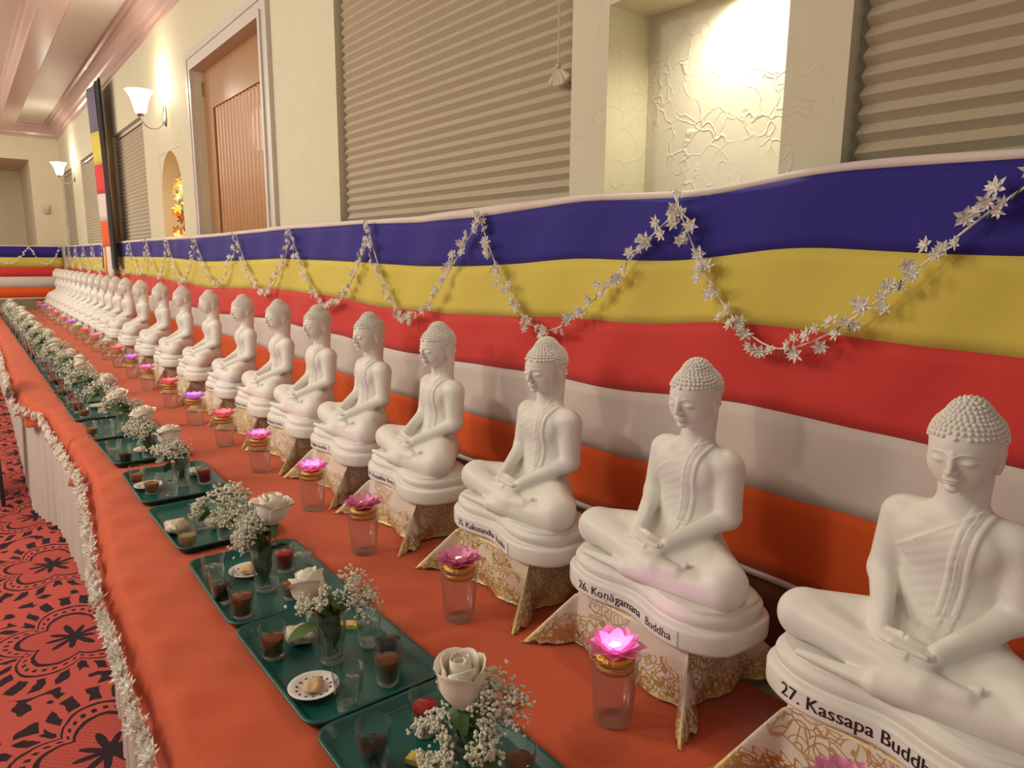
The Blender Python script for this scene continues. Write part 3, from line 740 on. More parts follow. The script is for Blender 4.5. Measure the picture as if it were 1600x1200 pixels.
ax_z = np.concatenate([np.arange(.070, .40, .0027), np.arange(.40, .572, .0016)]).astype(np.float32)
fd = Field(ax_x, ax_y, ax_z)
# torso
fd.ell((0, .070, .128), (.112, .056, .050), .02)
fd.ell((0, .074, .190), (.081, .049, .082), .03)
fd.ell((0, .074, .285), (.083, .050, .080), .03)
fd.cone((-.076, .076, .333), (.076, .076, .333), .030, .030, .035)
fd.ell((-.038, .038, .312), (.036, .016, .030), .03); fd.ell((.038, .038, .312), (.036, .016, .030), .03)
# robe relief on the torso front
S = fd.sl((-.12, -.02, .160), (.12, .13, .385), 0); x, y, z = fd.grid(S)
ln = (z-.285)-(x+.08)*.74                 # >0 above the robe hem line
below = sstep(-ln/.003+.5)
hemr = np.exp(-((ln+.002)/.0025)**2)
xb = .020+(z-.20)*.13
bandm = sstep((.018-np.abs(x-xb))/.003)*sstep((z-.195)/.004)
bf = np.exp(-((np.abs(x-xb)-.006)/.0018)**2)*bandm
left = sstep((xb-x)/.004)
rip = np.sin((ln)*330+x*60)*left*below
tail = sstep((.020-np.abs(x-xb+.004))/.002)*sstep((.195-z)/.003)*sstep((z-.160)/.004)
front = sstep((.085-y)/.02)
fd.F[S] -= ((below*left*.0022+hemr*left*.0014+bandm*.0040-bf*.0020+rip*.00035+tail*(.003+.0012*np.sin(z*700)))*front).astype(np.float32)
# neck
fd.cone((0, .078, .345), (0, .084, .450), .037, .040, .018)
# arms
for s in (-1, 1):
    fd.cone((s*.093, .076, .327), (s*.108, .066, .222), .0325, .0260, .016)
    fd.cone((s*.108, .066, .222), (s*.044, -.040, .168), .0250, .0145, .010)
# legs under the robe
for s in (-1, 1): fd.cone((s*.055, .060, .126), (s*.188, -.024, .127), .053, .0455, .02)
fd.ell((0, -.01, .108), (.170, .075, .028), .02); fd.ell((0, .010, .126), (.188, .064, .038), .025)
fd.cone((.190, -.036, .114), (-.015, -.092, .103), .036, .021, .010)
fd.cone((-.015, -.092, .101), (-.145, -.104, .098), .0165, .008, .008, flat=.8)
fd.cone((-.190, -.032, .130), (.045, -.074, .126), .040, .025, .014)
fd.cone((.045, -.074, .128), (.100, -.068, .132), .021, .0165, .008, flat=.9)
for k in range(5): fd.cone((.098+.001*k, -.078+.006*k, .1275+.0045*k), (.110+.001*k, -.076+.006*k, .131+.0045*k), .0048, .0040, .002)
# hands in the lap, right over left
fd.ell((.008, -.052, .156), (.044, .023, .0095), .008)
fd.ell((-.006, -.054, .169), (.040, .020, .0085), .006)
for k in range(4):
    yy = -.071+.009*k; l = (.010, .014, .011, .004)[k]
    fd.cone((-.012, yy, .171), (.030+l, yy+.004, .166), .0055, .0042, .0025)
    fd.cone((.012, yy-.003, .157), (-.038-l, yy+.003, .155), .0055, .0042, .0025)
fd.cone((-.036, -.043, .172), (-.004, -.055, .181), .006, .0042, .003); fd.cone((.036, -.043, .166), (.005, -.056, .180), .006, .0042, .003)
# head, bowed slightly
hp = (0, .072, .440); al = math.radians(11); ca_, sa_ = math.cos(al), math.sin(al); HS = 1.06; cy_, sy_ = math.cos(math.radians(-7)), math.sin(math.radians(-7))
def HT(x, y, z):
    Y, Z = (y-hp[1])/HS, (z-hp[2])/HS; X = x/HS
    X, Y = X*cy_-Y*sy_, X*sy_+Y*cy_      # head turned a little, bowed a little
    return X, hp[1]+Y*ca_+Z*sa_, hp[2]-Y*sa_+Z*ca_
def E(c, r, k=.01, sub=False): fd.ell(c, r, k, sub, HT)
E((0, .078, .487), (.0495, .051, .0430), .01)
E((0, .050, .470), (.0420, .041, .050), .016)
E((0, .041, .437), (.029, .026, .0205), .014)
E((-.0225, .042, .452), (.0185, .021, .022), .012); E((.0225, .042, .452), (.0185, .021, .022), .012)
E((0, .080, .524), (.0260, .0265, .0215), .012)
for s in (-1, 1):
    E((s*.0180, .0005, .4715), (.0145, .0085, .0078), .006, True)
    E((s*.0175, .0188, .4678), (.0120, .0092, .0062), .0026)
fd.cone((0, .0105, .4800), (0, .0000, .4550), .0032, .0052, .006, HT)
for s in (-1, 1): fd.ell((s*.0056, .0050, .4535), (.0044, .0055, .0040), .0025, False, HT)
E((0, .0095, .4420), (.0135, .0080, .0032), .0014); E((0, .0100, .4368), (.0112, .0082, .0036), .0016)
E((0, .016, .4240), (.011, .009, .0080), .006)
for s in (-1, 1):
    E((s*.0470, .074, .468), (.0050, .0120, .0225), .004); E((s*.0445, .070, .446), (.0055, .0070, .0130), .006)
    E((s*.0520, .071, .468), (.0026, .0062, .0140), .002, True)
S = fd.sl((-.065, -.02, .43), (.065, .13, .57), 0); x, y, z = fd.grid(S); x_, y_, z_ = HT(x, y, z)
# lids, brows, hair cap
zl_ = .4690-18*(np.abs(x_)-.018)**2*0+ .9*0
slit = np.exp(-((z_-(.4645+9.0*(np.abs(x_)-.018)**2))/.0009)**2)*sstep((.0125-np.abs(np.abs(x_)-.018))/.003)*sstep((.032-y_)/.01)
brow = np.exp(-((z_-(.4815-26*(np.abs(x_)-.017)**2))/.0014)**2)*sstep((.0165-np.abs(np.abs(x_)-.0175))/.003)*sstep((.036-y_)/.01)
hl = .5030-.22*np.clip(np.abs(x_)-.010, 0, 1)-.002*np.exp(-(x_/.008)**2)-np.clip(y_-.052, 0, 1)*1.2
cap = sstep((z_-hl)/.002+.5)
fd.F[S] += (slit*.0016-brow*.0019-cap*.0007).astype(np.float32)
P, Q = surface_nets(fd.F, fd.xs, fd.ys, fd.zs)
del fd
def fast_mesh(name, P, Q, mats, smooth=True):
    me = bpy.data.meshes.new(name); me.vertices.add(len(P)); me.vertices.foreach_set('co', np.asarray(P, np.float32).ravel())
    me.loops.add(len(Q)*4); me.polygons.add(len(Q))
    me.loops.foreach_set('vertex_index', np.asarray(Q, np.int32).ravel())
    me.polygons.foreach_set('loop_start', np.arange(0, 4*len(Q), 4, dtype=np.int32))
    me.polygons.foreach_set('use_smooth', np.ones(len(Q), bool))
    me.update(calc_edges=True); me.validate(); me.materials.append(mats); return me
# relax the net a little except on the face
def relax(P, Q, it=2, lam=.5):
    n = len(P)
    for _ in range(it):
        A = np.zeros_like(P); C = np.zeros(n)
        for a, b_ in ((0, 1), (1, 2), (2, 3), (3, 0)):
            for u, v in ((a, b_), (b_, a)):
                for d in range(3): A[:, d] += np.bincount(Q[:, u], P[Q[:, v], d], n)
                C += np.bincount(Q[:, u], minlength=n)
        w = np.where((P[:, 2] > .42) & (P[:, 1] < .07), .25, 1.0)[:, None]*lam
        P = P+(A/np.maximum(C, 1)[:, None]-P)*w
    return P
P = relax(P, Q, 2)
sh_ = np.clip((P[:, 2]-.150)/.08, 0, 1); shy = .014*sh_*sh_*(3-2*sh_); P[:, 1] += shy
fig_me = fast_mesh('figure', P, Q, M['plaster'])
# snail-shell curls laid in rows over the cap and the crown knob
Hc = np.array([0, .076, .483]); Rinv = lambda p: p
hx, hy, hz = HT(P[:, 0], P[:, 1]-shy, P[:, 2]); HP = np.stack([hx, hy, hz], 1); head = hz > .43
HPh = HP[head]; Ph = P[head]; Hq = np.array([0, .076, .483]); D = HPh-Hq; R_ = np.linalg.norm(D, axis=1); Dn = D/R_[:, None]
cv, cf = ico(1, 1); cv2, cf2 = ico(1, 2); CB = MB(); ncurl = 0
el = 0.0; rows_ = []
zc_ = .5
def surf(d):
    i = int(np.argmax(Dn @ d)); return Ph[i], HPh[i], R_[i]
ang = 0.0; step = .0074
while ang < 2.3:
    # advance along the profile by the local radius so spacing stays even
    d0 = np.array([math.sin(ang), 0, math.cos(ang)]); _, _, r0 = surf(d0)
    n = max(1, int(2*PI*r0*math.sin(ang)/step))
    for k in range(n):
        a = 2*PI*(k+.5*(len(rows_) % 2))/n
        d = np.array([math.sin(ang)*math.cos(a), math.sin(ang)*math.sin(a), math.cos(ang)])
        p, h, r = surf(d)
        lim = .5030-.22*max(abs(h[0])-.010, 0)-.002*math.exp(-(h[0]/.008)**2)-(max(h[1]-.052, 0)*1.2)
        if h[2] < lim+.001: continue
        if abs(h[0]) > .043 and .056 < h[1] < .088 and h[2] < .480: continue
        q = p; CB.add([(q[0]+v[0]*.0040, q[1]+v[1]*.0040, q[2]+v[2]*.0040) for v in cv2 if True], cf2); ncurl += 1
    rows_.append(ang); ang += step/max(.03, r0)*.93
curl_me = CB.me('curls', M['plaster'], True)

# plinth: two-lobed stepped base
BA, BB = .238, .126
def outline(inset=0, n=240):
    R = []
    for k in range(n):
        a = 2*PI*k/n+1e-4; c_, s_ = math.cos(a), math.sin(a)
        q = (abs(c_)**3.5+abs(s_)**3.5)**(-1/3.5)
        x_, y_ = (BA-inset)*c_*q, (BB-inset)*s_*q
        if y_ < 0: y_ += (.023*math.exp(-((x_)/.070)**2)-.004*math.exp(-((abs(x_)-.14)/.05)**2))*min(1, -y_/.08)
        R.append((x_, y_))
    return R
prf = [(.008, 0), (.001, .004), (0, .010), (0, .041), (.002, .046), (.007, .0490), (.014, .0500), (.0165, .0515), (.0155, .0545), (.0125, .058), (.0120, .068), (.0140, .074), (.020, .0775), (.0215, .0795), (.0205, .083), (.027, .0862), (.05, .0868)]
base_me = me_of('plinth', *loft([[(x_, y_, z_) for x_, y_ in outline(i_)] for i_, z_ in prf]), M['plaster'], True)
OL = [p for p in outline(-.0002, 960) if p[1] < 0]; OL.sort()
# arc-length along the front of the plinth
OLs = [0]
for a, b_ in zip(OL[:-1], OL[1:]): OLs.append(OLs[-1]+math.hypot(b_[0]-a[0], b_[1]-a[1]))
OLx = np.array([p[0] for p in OL]); OLy = np.array([p[1] for p in OL]); OLs = np.array(OLs)
def on_front(s, off): # s = arc length from the left end
    xx = np.interp(s, OLs, OLx); yy = np.interp(s, OLs, OLy); x2 = np.interp(s+.002, OLs, OLx); y2 = np.interp(s+.002, OLs, OLy)
    L = math.hypot(x2-xx, y2-yy)+1e-9; return xx+(y2-yy)/L*off, yy-(x2-xx)/L*off
def text_mesh(name, txt, size, bold, s0, z0, off=.0021):
    cu = bpy.data.curves.new('t', 'FONT'); cu.body = txt; cu.size = size; cu.extrude = 0; cu.resolution_u = 3
    ob = bpy.data.objects.new('t', cu); COL.objects.link(ob); dg = bpy.context.evaluated_depsgraph_get(); dg.update()
    me = bpy.data.meshes.new_from_object(ob.evaluated_get(dg)); bpy.data.objects.remove(ob); bpy.data.curves.remove(cu)
    wmax = max((v.co.x for v in me.vertices), default=0)
    bm = bmesh.new(); bm.from_mesh(me)
    bmesh.ops.triangulate(bm, faces=bm.faces)
    for v in bm.verts:
        xx, yy = on_front(s0+v.co.x, off); v.co = Vector((xx, yy, z0+v.co.y))
    if bold > .0003:
        g0 = bm.faces[:]
        for dx_ in (-bold, bold):
            r2 = bmesh.ops.duplicate(bm, geom=g0)
            for e_ in r2['geom']:
                if isinstance(e_, bmesh.types.BMVert): e_.co.x += dx_*.6
    bm.to_mesh(me); bm.free(); me.materials.clear(); me.materials.append(M['ink']); me.name = name
    return me, wmax
def strip_me(s0, s1, z0, z1, off=.0013):
    V = []; F = []; n = 40
    for k in range(n+1):
        s_ = s0+(s1-s0)*k/n
        a = on_front(s_, off); V += [(a[0], a[1], z0), (a[0], a[1], z1)]
    F = [(2*k, 2*k+2, 2*k+3, 2*k+1) for k in range(n)]
    return me_of('nameplate', V, F, M['label_paper'], True)
# (x, y, turn)
SX = [-.425, -.960, -1.465, -2.03, -2.54, -3.05, -3.55, -4.12, -4.80, -5.50, -6.20, -6.98, -7.68, -8.20] + [-8.70-.49*k for k in range(11)]
NM = {27: ('27. Kassapa Buddha', 'Buddha', .034), 26: ('26. Ko', None, .023), 25: ('25. Kakusandha', 'Buddha', .0245), 24: ('24. Vessabhu', 'Buddha', .021), 23: ('23. Sikhi', 'Buddha', .021),
      22: ('22. Vipassi', 'Buddha', .021), 21: ('21. Phussa', 'Buddha', .021), 20: ('20. Tissa', 'Buddha', .021)}
proto = None; STY = 1.180
for i, sx_ in enumerate(SX):
    num = 27-i
    lb = 'white seated meditating statue, %s in the row counted from the right' % ordn[i] if i else 'nearest and largest white seated statue, cut by the right edge'
    r_ = thing('seated_statue', lb, 'statue', (sx_, STY, .8855), math.radians([-3, -3, -2, -4, -2, -1, -3, -4][i % 8]), 'white seated statues in a row')
    link('figure', fig_me, r_); q_ = link('curls', curl_me, r_); q_['kind'] = 'stuff'; pl = link('plinth', base_me, r_)
    if num in NM:
        a, b_, sz = NM[num]; s0 = {27: .155, 26: .180, 25: .184, 24: .176}.get(num, .165); z0 = .0175
        ink = MB(); segs = []
        if num == 26:
            segs = [('26. Ko', .0006, .0275), ('ṇā', -.0002, .025), (' gamana', .0006, .0275), ('  Buddha', .0001, .026)]
        else: segs = [(a, sz*.024, sz), (' '+b_, .0001, sz*.92)]
        s_ = s0
        for (tx, bo, z_) in segs:
            lead = 0
            while tx.startswith(' '): tx = tx[1:]; lead += z_*(.35 if tx[0] != 'g' else .05)
            s_ += lead
            me, w_ = text_mesh('lettering', tx, z_, bo, s_, z0)
            ink.add([v.co for v in me.vertices], [tuple(f_.vertices) for f_ in me.polygons]); s_ += w_+z_*.09
            bpy.data.meshes.remove(me)
        npl = link('nameplate', strip_me(s0-.012, s_+.012, .009, .041), pl)
        link('lettering', ink.me('lettering', M['ink']), pl)

# ================================================================ LACE DRAPED STANDS
def cloth_me(seed, hw=.160, hd=.092, h=.1315, sx=.300, sy=.232):
    rg = random.Random(seed); n = 56; V = []; UV = []; F = []
    for j in range(n+1):
        for i in range(n+1):
            u, v = -1+2*i/n, -1+2*j/n
            px_, py_ = u*sx, v*sy
            # scalloped edge
            eu, ev = max(0, abs(u)-.90)/.10, max(0, abs(v)-.90)/.10
            sc = .010*abs(math.sin(py_*75+seed))*eu; sc2 = .010*abs(math.sin(px_*75+seed))*ev
            px_ -= math.copysign(sc, px_); py_ -= math.copysign(sc2, py_)
            qx, qy = max(-hw, min(hw, px_)), max(-hd, min(hd, py_)); ex, ey_ = px_-qx, py_-qy; L = math.hypot(ex, ey_)
            if L < 1e-6: x_, y_, z_ = px_, py_, h
            else:
                corner = 2*abs(ex*ey_)/(L*L+1e-9)
                th = math.atan2(abs(ey_), abs(ex)+1e-9)/(PI/2)
                # corner gathers into a cone pointing forward/outward
                hor = L*(.13+.60*corner**1.1)
                fr = 1+.45*math.sin((px_+py_)*42+seed)*(1-corner)
                ddx, ddy = ex/L, ey_/L
                if corner > 0:
                    tx, ty = math.copysign(.45, ex) if ex else 0, math.copysign(.9, ey_) if ey_ else 0
                    w = corner**.7*.6; ddx, ddy = ddx*(1-w)+tx*w, ddy*(1-w)+ty*w; l2 = math.hypot(ddx, ddy)+1e-9; ddx /= l2; ddy /= l2
                x_, y_ = qx+ddx*hor*fr, qy+ddy*hor*fr
                z_ = h-math.sqrt(max(0, L*L-(hor*.96)**2))
                z_ = max(z_, .0045)
            V.append((x_, y_, z_)); UV.append((u*sx, v*sy))
    for j in range(n):
        for i in range(n): a = j*(n+1)+i; F.append((a, a+1, a+n+2, a+n+1))
    return V, F, UV
CL = [me_of('lace_cloth', *cloth_me(s_)[:2], M[mm_], True, None, cloth_me(s_)[2]) for s_, mm_ in ((1, 'lace1'), (2, 'lace2'), (3, 'lace3'))]
bx = MB(); bx.box(-.156, .156, -.088, .088, .004, .130); riser = bx.me('riser', M['rubber'])
for i, sx_ in enumerate(SX):
    r_ = thing('lace_draped_stand', 'cream and gold lace draped stand under the %s statue from the right' % ordn[i], 'stand', (sx_, STY-.012, TZ+.003), 0, 'lace draped stands')
    link('riser', riser, r_); k = [2, 0, 1, 0, 0, 2, 1, 0][i % 8]; o = link('lace_cloth', CL[k], r_, (0, 0, .0006))

# ================================================================ LIGHT-UP LOTUS FLOWERS ON PLASTIC CUPS
def petal_me(name, L, w, lift, curl, m):
    V = []; F = []; nu, nv = 5, 4
    for j in range(nv+1):
        s = j/nv; hw = w*math.sin(PI*min(1, .18+s*.82))**.8*(1-.15*s) if s < 1 else 0.0008
        for i in range(nu):
            q = -1+2*i/(nu-1)
            V.append((L*s*math.cos(lift*s*.5)+.0, q*hw, L*math.sin(lift)*s**curl+abs(q)**2*hw*.55))
    for j in range(nv):
        for i in range(nu-1): a = j*nu+i; F.append((a, a+1, a+nu+1, a+nu))
    return me_of(name, V, F, m, True)
def lotus_mats(key, col, lit):
    m = bpy.data.materials.new('lotus_petal_'+key); m.use_nodes = True; nt = m.node_tree; p = nt.nodes['Principled BSDF']
    p.inputs['Base Color'].default_value = (*col, 1); p.inputs['Roughness'].default_value = .45
    tr = nt.nodes.new('ShaderNodeBsdfTranslucent'); tr.inputs[0].default_value = (*col, 1)
    x = nt.nodes.new('ShaderNodeMixShader'); x.inputs[0].default_value = .5 if lit else .25
    nt.links.new(p.outputs[0], x.inputs[1]); nt.links.new(tr.outputs[0], x.inputs[2]); nt.links.new(x.outputs[0], nt.nodes['Material Output'].inputs[0])
    return m
LC = {'pink': ((.90, .46, .68), (1, .25, .62)), 'magenta': ((.90, .46, .70), (1, .30, .80)), 'red': ((.88, .38, .45), (1, .20, .18)), 'purple': ((.80, .48, .86), (.62, .22, 1)),
      'white': ((.8, .75, .78), (.9, .9, .9)), 'green': ((.7, .7, .7), (.4, 1, .5)), 'off': ((.84, .33, .55), None)}
LM = {k: lotus_mats(k, v[0], v[1] is not None) for k, v in LC.items()}
EM = {k: mat('led_'+k, (1, 1, 1), .4, emit=v[1] or (1, .75, .4), es=9 if v[1] else .5) for k, v in LC.items()}
PET = {k: [petal_me('petal', .057, .0245, .28, 1.7, LM[k]), petal_me('petal', .046, .0215, .62, 1.5, LM[k]), petal_me('petal', .033, .016, .95, 1.3, LM[k])] for k in LC}
cupV = MB(); cupV.add(*lathe([(.0, .001), (.036, .001), (.038, .004), (.0485, .138), (.0515, .140), (.0515, .143), (.0495, .144), (.0475, .139), (.0365, .006), (.0, .005)], 32, False)); cup_me = cupV.me('wall', M['plastic'], True)
gp = [(.0, 0), (.030, 0), (.040, .002), (.041, .012), (.037, .015), (.0375, .018), (.040, .021), (.039, .030), (.030, .034), (.0, .034)]
gb = MB(); gb.add(*lathe(gp, 36, False))
for k in range(24):
    a = 2*PI*k/24; gb.add(*ico(.003, 1), T=Tm((.040*math.cos(a), .040*math.sin(a), .0245)))
gold_me = gb.me('gold_base', M['gold'], True)
cores = {k: None for k in LC}
for k in LC:
    b = MB(); b.add(*lathe([(.0, 0), (.010, .0), (.013, .006), (.009, .013), (0, .015)], 14, False)); cores[k] = b.me('led_core', EM[k], True)
LX = [(-.405, .925, 'off'), (-.868, .935, 'magenta'), (-1.385, .915, 'off'), (-1.90, .905, 'off'), (-2.36, .93, 'magenta'), (-2.93, .93, 'pink'), (-3.44, .93, 'red'), (-3.98, .93, 'purple'),
      (-4.54, .93, 'red'), (-5.20, .93, 'pink'), (-5.80, .945, 'purple'), (-6.45, .95, 'red'), (-7.0, .95, 'white'), (-7.6, .95, 'pink'), (-8.25, .95, 'red'), (-8.8, .95, 'green'), (-9.4, .95, 'purple'),
      (-10.1, .95, 'pink'), (-10.9, .95, 'red'), (-11.7, .95, 'pink'), (-12.5, .95, 'purple'), (-13.3, .95, 'pink')]
cname = {'off': 'unlit pink', 'magenta': 'glowing magenta', 'pink': 'glowing pink', 'red': 'glowing red pink', 'purple': 'glowing violet', 'white': 'pale unlit', 'green': 'pale green lit'}
for i, (lx, ly, ck) in enumerate(LX):
    cp = thing('plastic_cup', 'clear plastic cup under the %s lotus light from the right' % ordn[i], 'cup', (lx, ly, TZ+.0035), random.random(), 'clear plastic cups holding lotus lights')
    link('cup_wall', cup_me, cp)
    lt = thing('lotus_light', '%s lotus light on its cup, %s in the row from the right' % (cname[ck], ordn[i]), 'lotus light', (lx, ly, TZ+.0035+.112), random.random(), 'lotus lights on plastic cups')
    link('gold_base', gold_me, lt)
    link('led_core', cores[ck], lt, (0, 0, .036))
    if i < 14:
        for L_, (n_, a0, z_) in enumerate(((8, 0, .034), (8, .39, .036), (5, .2, .038))):
            for k in range(n_):
                a = a0+2*PI*k/n_; link('petal', PET[ck][L_], lt, (.006*math.cos(a), .006*math.sin(a), z_), (0, 0, a))
    else:
        b = MB()
        for L_, (n_, a0, z_) in enumerate(((8, 0, .034), (8, .39, .036), (5, .2, .038))):
            me = PET[ck][L_]
            for k in range(n_):
                a = a0+2*PI*k/n_; b.add([v.co for v in me.vertices], [tuple(f_.vertices) for f_ in me.polygons], 0, Tm((.006*math.cos(a), .006*math.sin(a), z_), (0, 0, a)))
        link('petals', b.me('petals', LM[ck], True), lt)
    if LC[ck][1] and ck != 'white':
        light('lotus_led', 'POINT', (lx, ly, TZ+.0035+.112+.060), .15 if i < 8 else .12, LC[ck][1], .012)
# ================================================================ TRAYS AND OFFERINGS
def rrect(hx_, hy_, r, n=6):
    R = []
    for (cx_, cy_, a0) in ((hx_-r, hy_-r, 0), (-hx_+r, hy_-r, PI/2), (-hx_+r, -hy_+r, PI), (hx_-r, -hy_+r, 1.5*PI)):
        for k in range(n+1): a = a0+PI/2*k/n; R.append((cx_+r*math.cos(a), cy_+r*math.sin(a)))
    return R
tp = [(.018, 0), (.014, .001), (.003, .019), (.0, .020), (.0, .0225), (.004, .024), (.008, .0225), (.020, .0065), (.024, .005)]
tray_me = me_of('tray', *loft([[(x_, y_, z_) for x_, y_ in rrect(.232-i_, .158-i_, .042-i_*.6)] for i_, z_ in tp]), M['tray'], True)
TL = [-1.165, -1.635, -2.10, -2.655, -3.175, -3.78, -4.30, -4.82, -5.33, -5.83] + [-6.33-.5*k for k in range(15)]
TFZ = TZ+.0035+.0052
for i, tx in enumerate(TL):
    tag(link('serving_tray', tray_me, None, (tx+.232, .592+(.003*math.sin(i*5) if i < 7 else -.025), TZ+.0036), (0, 0, math.radians([0, .6, -1, .5, -1, .8, -.5][i % 7]))),
        'dark green plastic tray of drinks and flowers, %s in the row from the right' % ordn[i], 'tray', 'green trays along the table')
def glass_pair(h, rt, rb, fill, n=28):
    bz = .011
    g = MB(); g.add(*lathe([(0, 0), (rb*.92, 0), (rb, .002), (rb+(rt-rb)*bz/h, bz), (rt, h-.001), (rt-.0009, h), (rt-.0018, h-.001), (rb+(rt-rb)*bz/h-.0020, bz+.001), (0, bz-.001)], n, False))
    gl = g.me('vessel', M['glass'], True)
    b = MB(); b.add(*lathe([(0, .0006), (rb*.90, .0006), (rb-.001, bz*.8), (0, bz-.0015)], n, False)); gb = b.me('thick_base', M['glass_base'], True)
    l = None
    if fill > 0:
        z0 = bz+.0012; z1 = bz+(h-bz)*fill; rr = lambda z: rb+(rt-rb)*z/h-.0026
        l = MB(); l.add(*lathe([(0, z0), (rr(z0), z0), (rr(z1), z1-.0004), (rr(z1)-.0006, z1), (0, z1)], n, False))
    return gl, gb, l
GT = {'water': (.092, .032, .0235, .62, 'l_water'), 'cola': (.088, .032, .0235, .50, 'l_cola'), 'tea': (.086, .0315, .0235, .62, 'l_tea'), 'amber': (.075, .031, .024, .50, 'l_amber'),
      'red': (.086, .031, .0235, .62, 'l_red'), 'clear': (.090, .032, .0235, .55, 'l_water'), 'whisky': (.086, .0325, .0235, .45, 'l_pale'), 'dtea': (.076, .031, .024, .6, 'l_tea')}
GM = {}
for k, (h, rt_, rb_, fl, mk) in GT.items():
    a, b_, l = glass_pair(h, rt_, rb_, fl); GM[k] = (a, b_, l.me('drink', M[mk], True))
gw = {'water': 'glass of clear water', 'cola': 'glass of dark brown cola', 'tea': 'glass of brown tea', 'amber': 'short glass of amber tea', 'red': 'glass of bright red drink', 'clear': 'glass of pale clear liquid', 'whisky': 'glass of pale yellow drink', 'dtea': 'short glass of dark tea'}
def put_glass(kind, x, y, lab):
    r_ = thing('drinking_glass', lab, 'glass', (x, y, TFZ), random.random()*6, 'drinking glasses on the trays')
    link('vessel', GM[kind][0], r_); link('thick_base', GM[kind][1], r_); link('drink', GM[kind][2], r_)
ve, vb_, vl = glass_pair(.125, .036, .027, .78); vl = vl.me('water', M['l_water'], True)
vse, vsb, vsl = glass_pair(.100, .033, .025, .7); vsl = vsl.me('water', M['l_water'], True)
# leafy greens inside the vase glass
def leaf_me(L=.06, w=.018, bend=.3):
    V = []; F = []; n = 6
    for k in range(n+1):
        s = k/n; hw = w*math.sin(PI*(s*.93+.05))**.8+.0004; z = -bend*L*s*s
        V += [(L*s, -hw, z+.15*hw), (L*s, 0, z-.1*hw), (L*s, hw, z+.15*hw)]
    for k in range(n):
        a = 3*k; F += [(a, a+3, a+4, a+1), (a+1, a+4, a+5, a+2)]
    return me_of('leaf', V, F, M['leaf'], True)
LEAF = [leaf_me(.075, .020, .3), leaf_me(.055, .015, -.1), leaf_me(.09, .022, .55)]
# rose petals: cupped sheets wrapped round the axis
def rpetal(R, H, ang, flare, tip, thick=.0011, top=.3):
    V = []; nu, nv = 7, 6
    for side in (0, 1):
        for j in range(nv+1):
            s = j/nv
            prof = R*(math.sin(PI*.5*min(1, s*1.35+.12))**.8)*(1-.25*max(0, s-.55)*(1-flare)*2)+flare*R*max(0, s-.72)**1.4*3.2
            for i in range(nu):
                q = -1+2*i/(nu-1); wd = ang*(1-.35*max(0, s-.6)*abs(q))
                a = q*wd; h = H*s*(1-tip*.18*q*q*s)
                curl = flare*.012*max(0, s-.85)*4
                r2 = prof+curl-(side*thick); V.append((r2*math.cos(a), r2*math.sin(a), h-curl*1.2))
    F = []; o = (nv+1)*nu
    for j in range(nv):
        for i in range(nu-1):
            a = j*nu+i; F.append((a, a+1, a+nu+1, a+nu)); F.append((o+a, o+a+nu, o+a+nu+1, o+a+1))
    for i in range(nu-1):
        a = nv*nu+i; F.append((a, a+1, o+a+1, o+a))
    for j in range(nv):
        a = j*nu; F.append((a, a+nu, o+a+nu, o+a)); a = j*nu+nu-1; F.append((a, o+a, o+a+nu, a+nu))
    return me_of('petal', V, F, M['rose'], True)
RP = [rpetal(.009, .062, 1.9, 0, 0), rpetal(.0145, .066, 1.35, .0, .5), rpetal(.021, .066, 1.25, .10, .6), rpetal(.028, .062, 1.15, .30, .8), rpetal(.0335, .056, 1.05, .55, 1)]
RL = [(0, 2, 0), (1, 3, .3), (2, 3, 1.1), (3, 4, .2), (4, 4, .9)]
sep = leaf_me(.028, .006, .8)
def rose(x, y, z, tilt, spin, lab, base, s=1.0, parts=True, layers=None, name='white_rose', leaves=2):
    """bloom with its foot at (x,y,z); stem runs down into the vase at base"""
    r_ = thing(name, lab, 'rose', (x, y, z), 0, 'white roses on the trays')
    s = s*1.22; T0 = Tm((0, 0, 0), (tilt[0], tilt[1], spin), s)
    LL = layers or RL
    joined = MB()
    for (pi_, n_, a0) in LL:
        for k in range(n_):
            T = T0 @ Tm((0, 0, .0), (random.uniform(-.04, .04), random.uniform(-.02, .10)*(pi_ > 1), a0+2*PI*k/n_+random.uniform(-.12, .12)))
            if parts:
                o = link('petal', RP[pi_], r_); o.matrix_basis = T
            else: joined.add([v.co for v in RP[pi_].vertices], [tuple(f_.vertices) for f_ in RP[pi_].polygons], 0, T)
    if not parts: link('bloom', joined.me('bloom', M['rose'], True), r_)
    b = MB(); ax_ = (T0.to_3x3() @ Vector((0, 0, 1))).normalized()
    e = Vector(base)-Vector((x, y, z)); p1 = -ax_*.03
    b.add(*tube([ax_*.004, p1, p1.lerp(e, .45)+Vector((0, 0, .01)), e], .0028, 6)); b.add(*ico(.0095*s, 2), T=Tm((0, 0, 0)))
    link('stem', b.me('stem', M['stem'], True), r_)
    if parts:
        for k in range(5):
            o = link('sepal', sep, r_); o.matrix_basis = T0 @ Tm((0, 0, .003), (0, .35, 2*PI*k/5)) @ Tm((.006, 0, 0), (0, -.3, 0))
    for k in range(leaves):
        o = link('leaf', LEAF[k % 3], r_); t_ = .35+.2*k; p = p1.lerp(e, t_*.5)
        o.matrix_basis = Tm(p, (random.uniform(-.4, .4), random.uniform(-.3, .3), random.uniform(0, 2*PI)))
    return r_
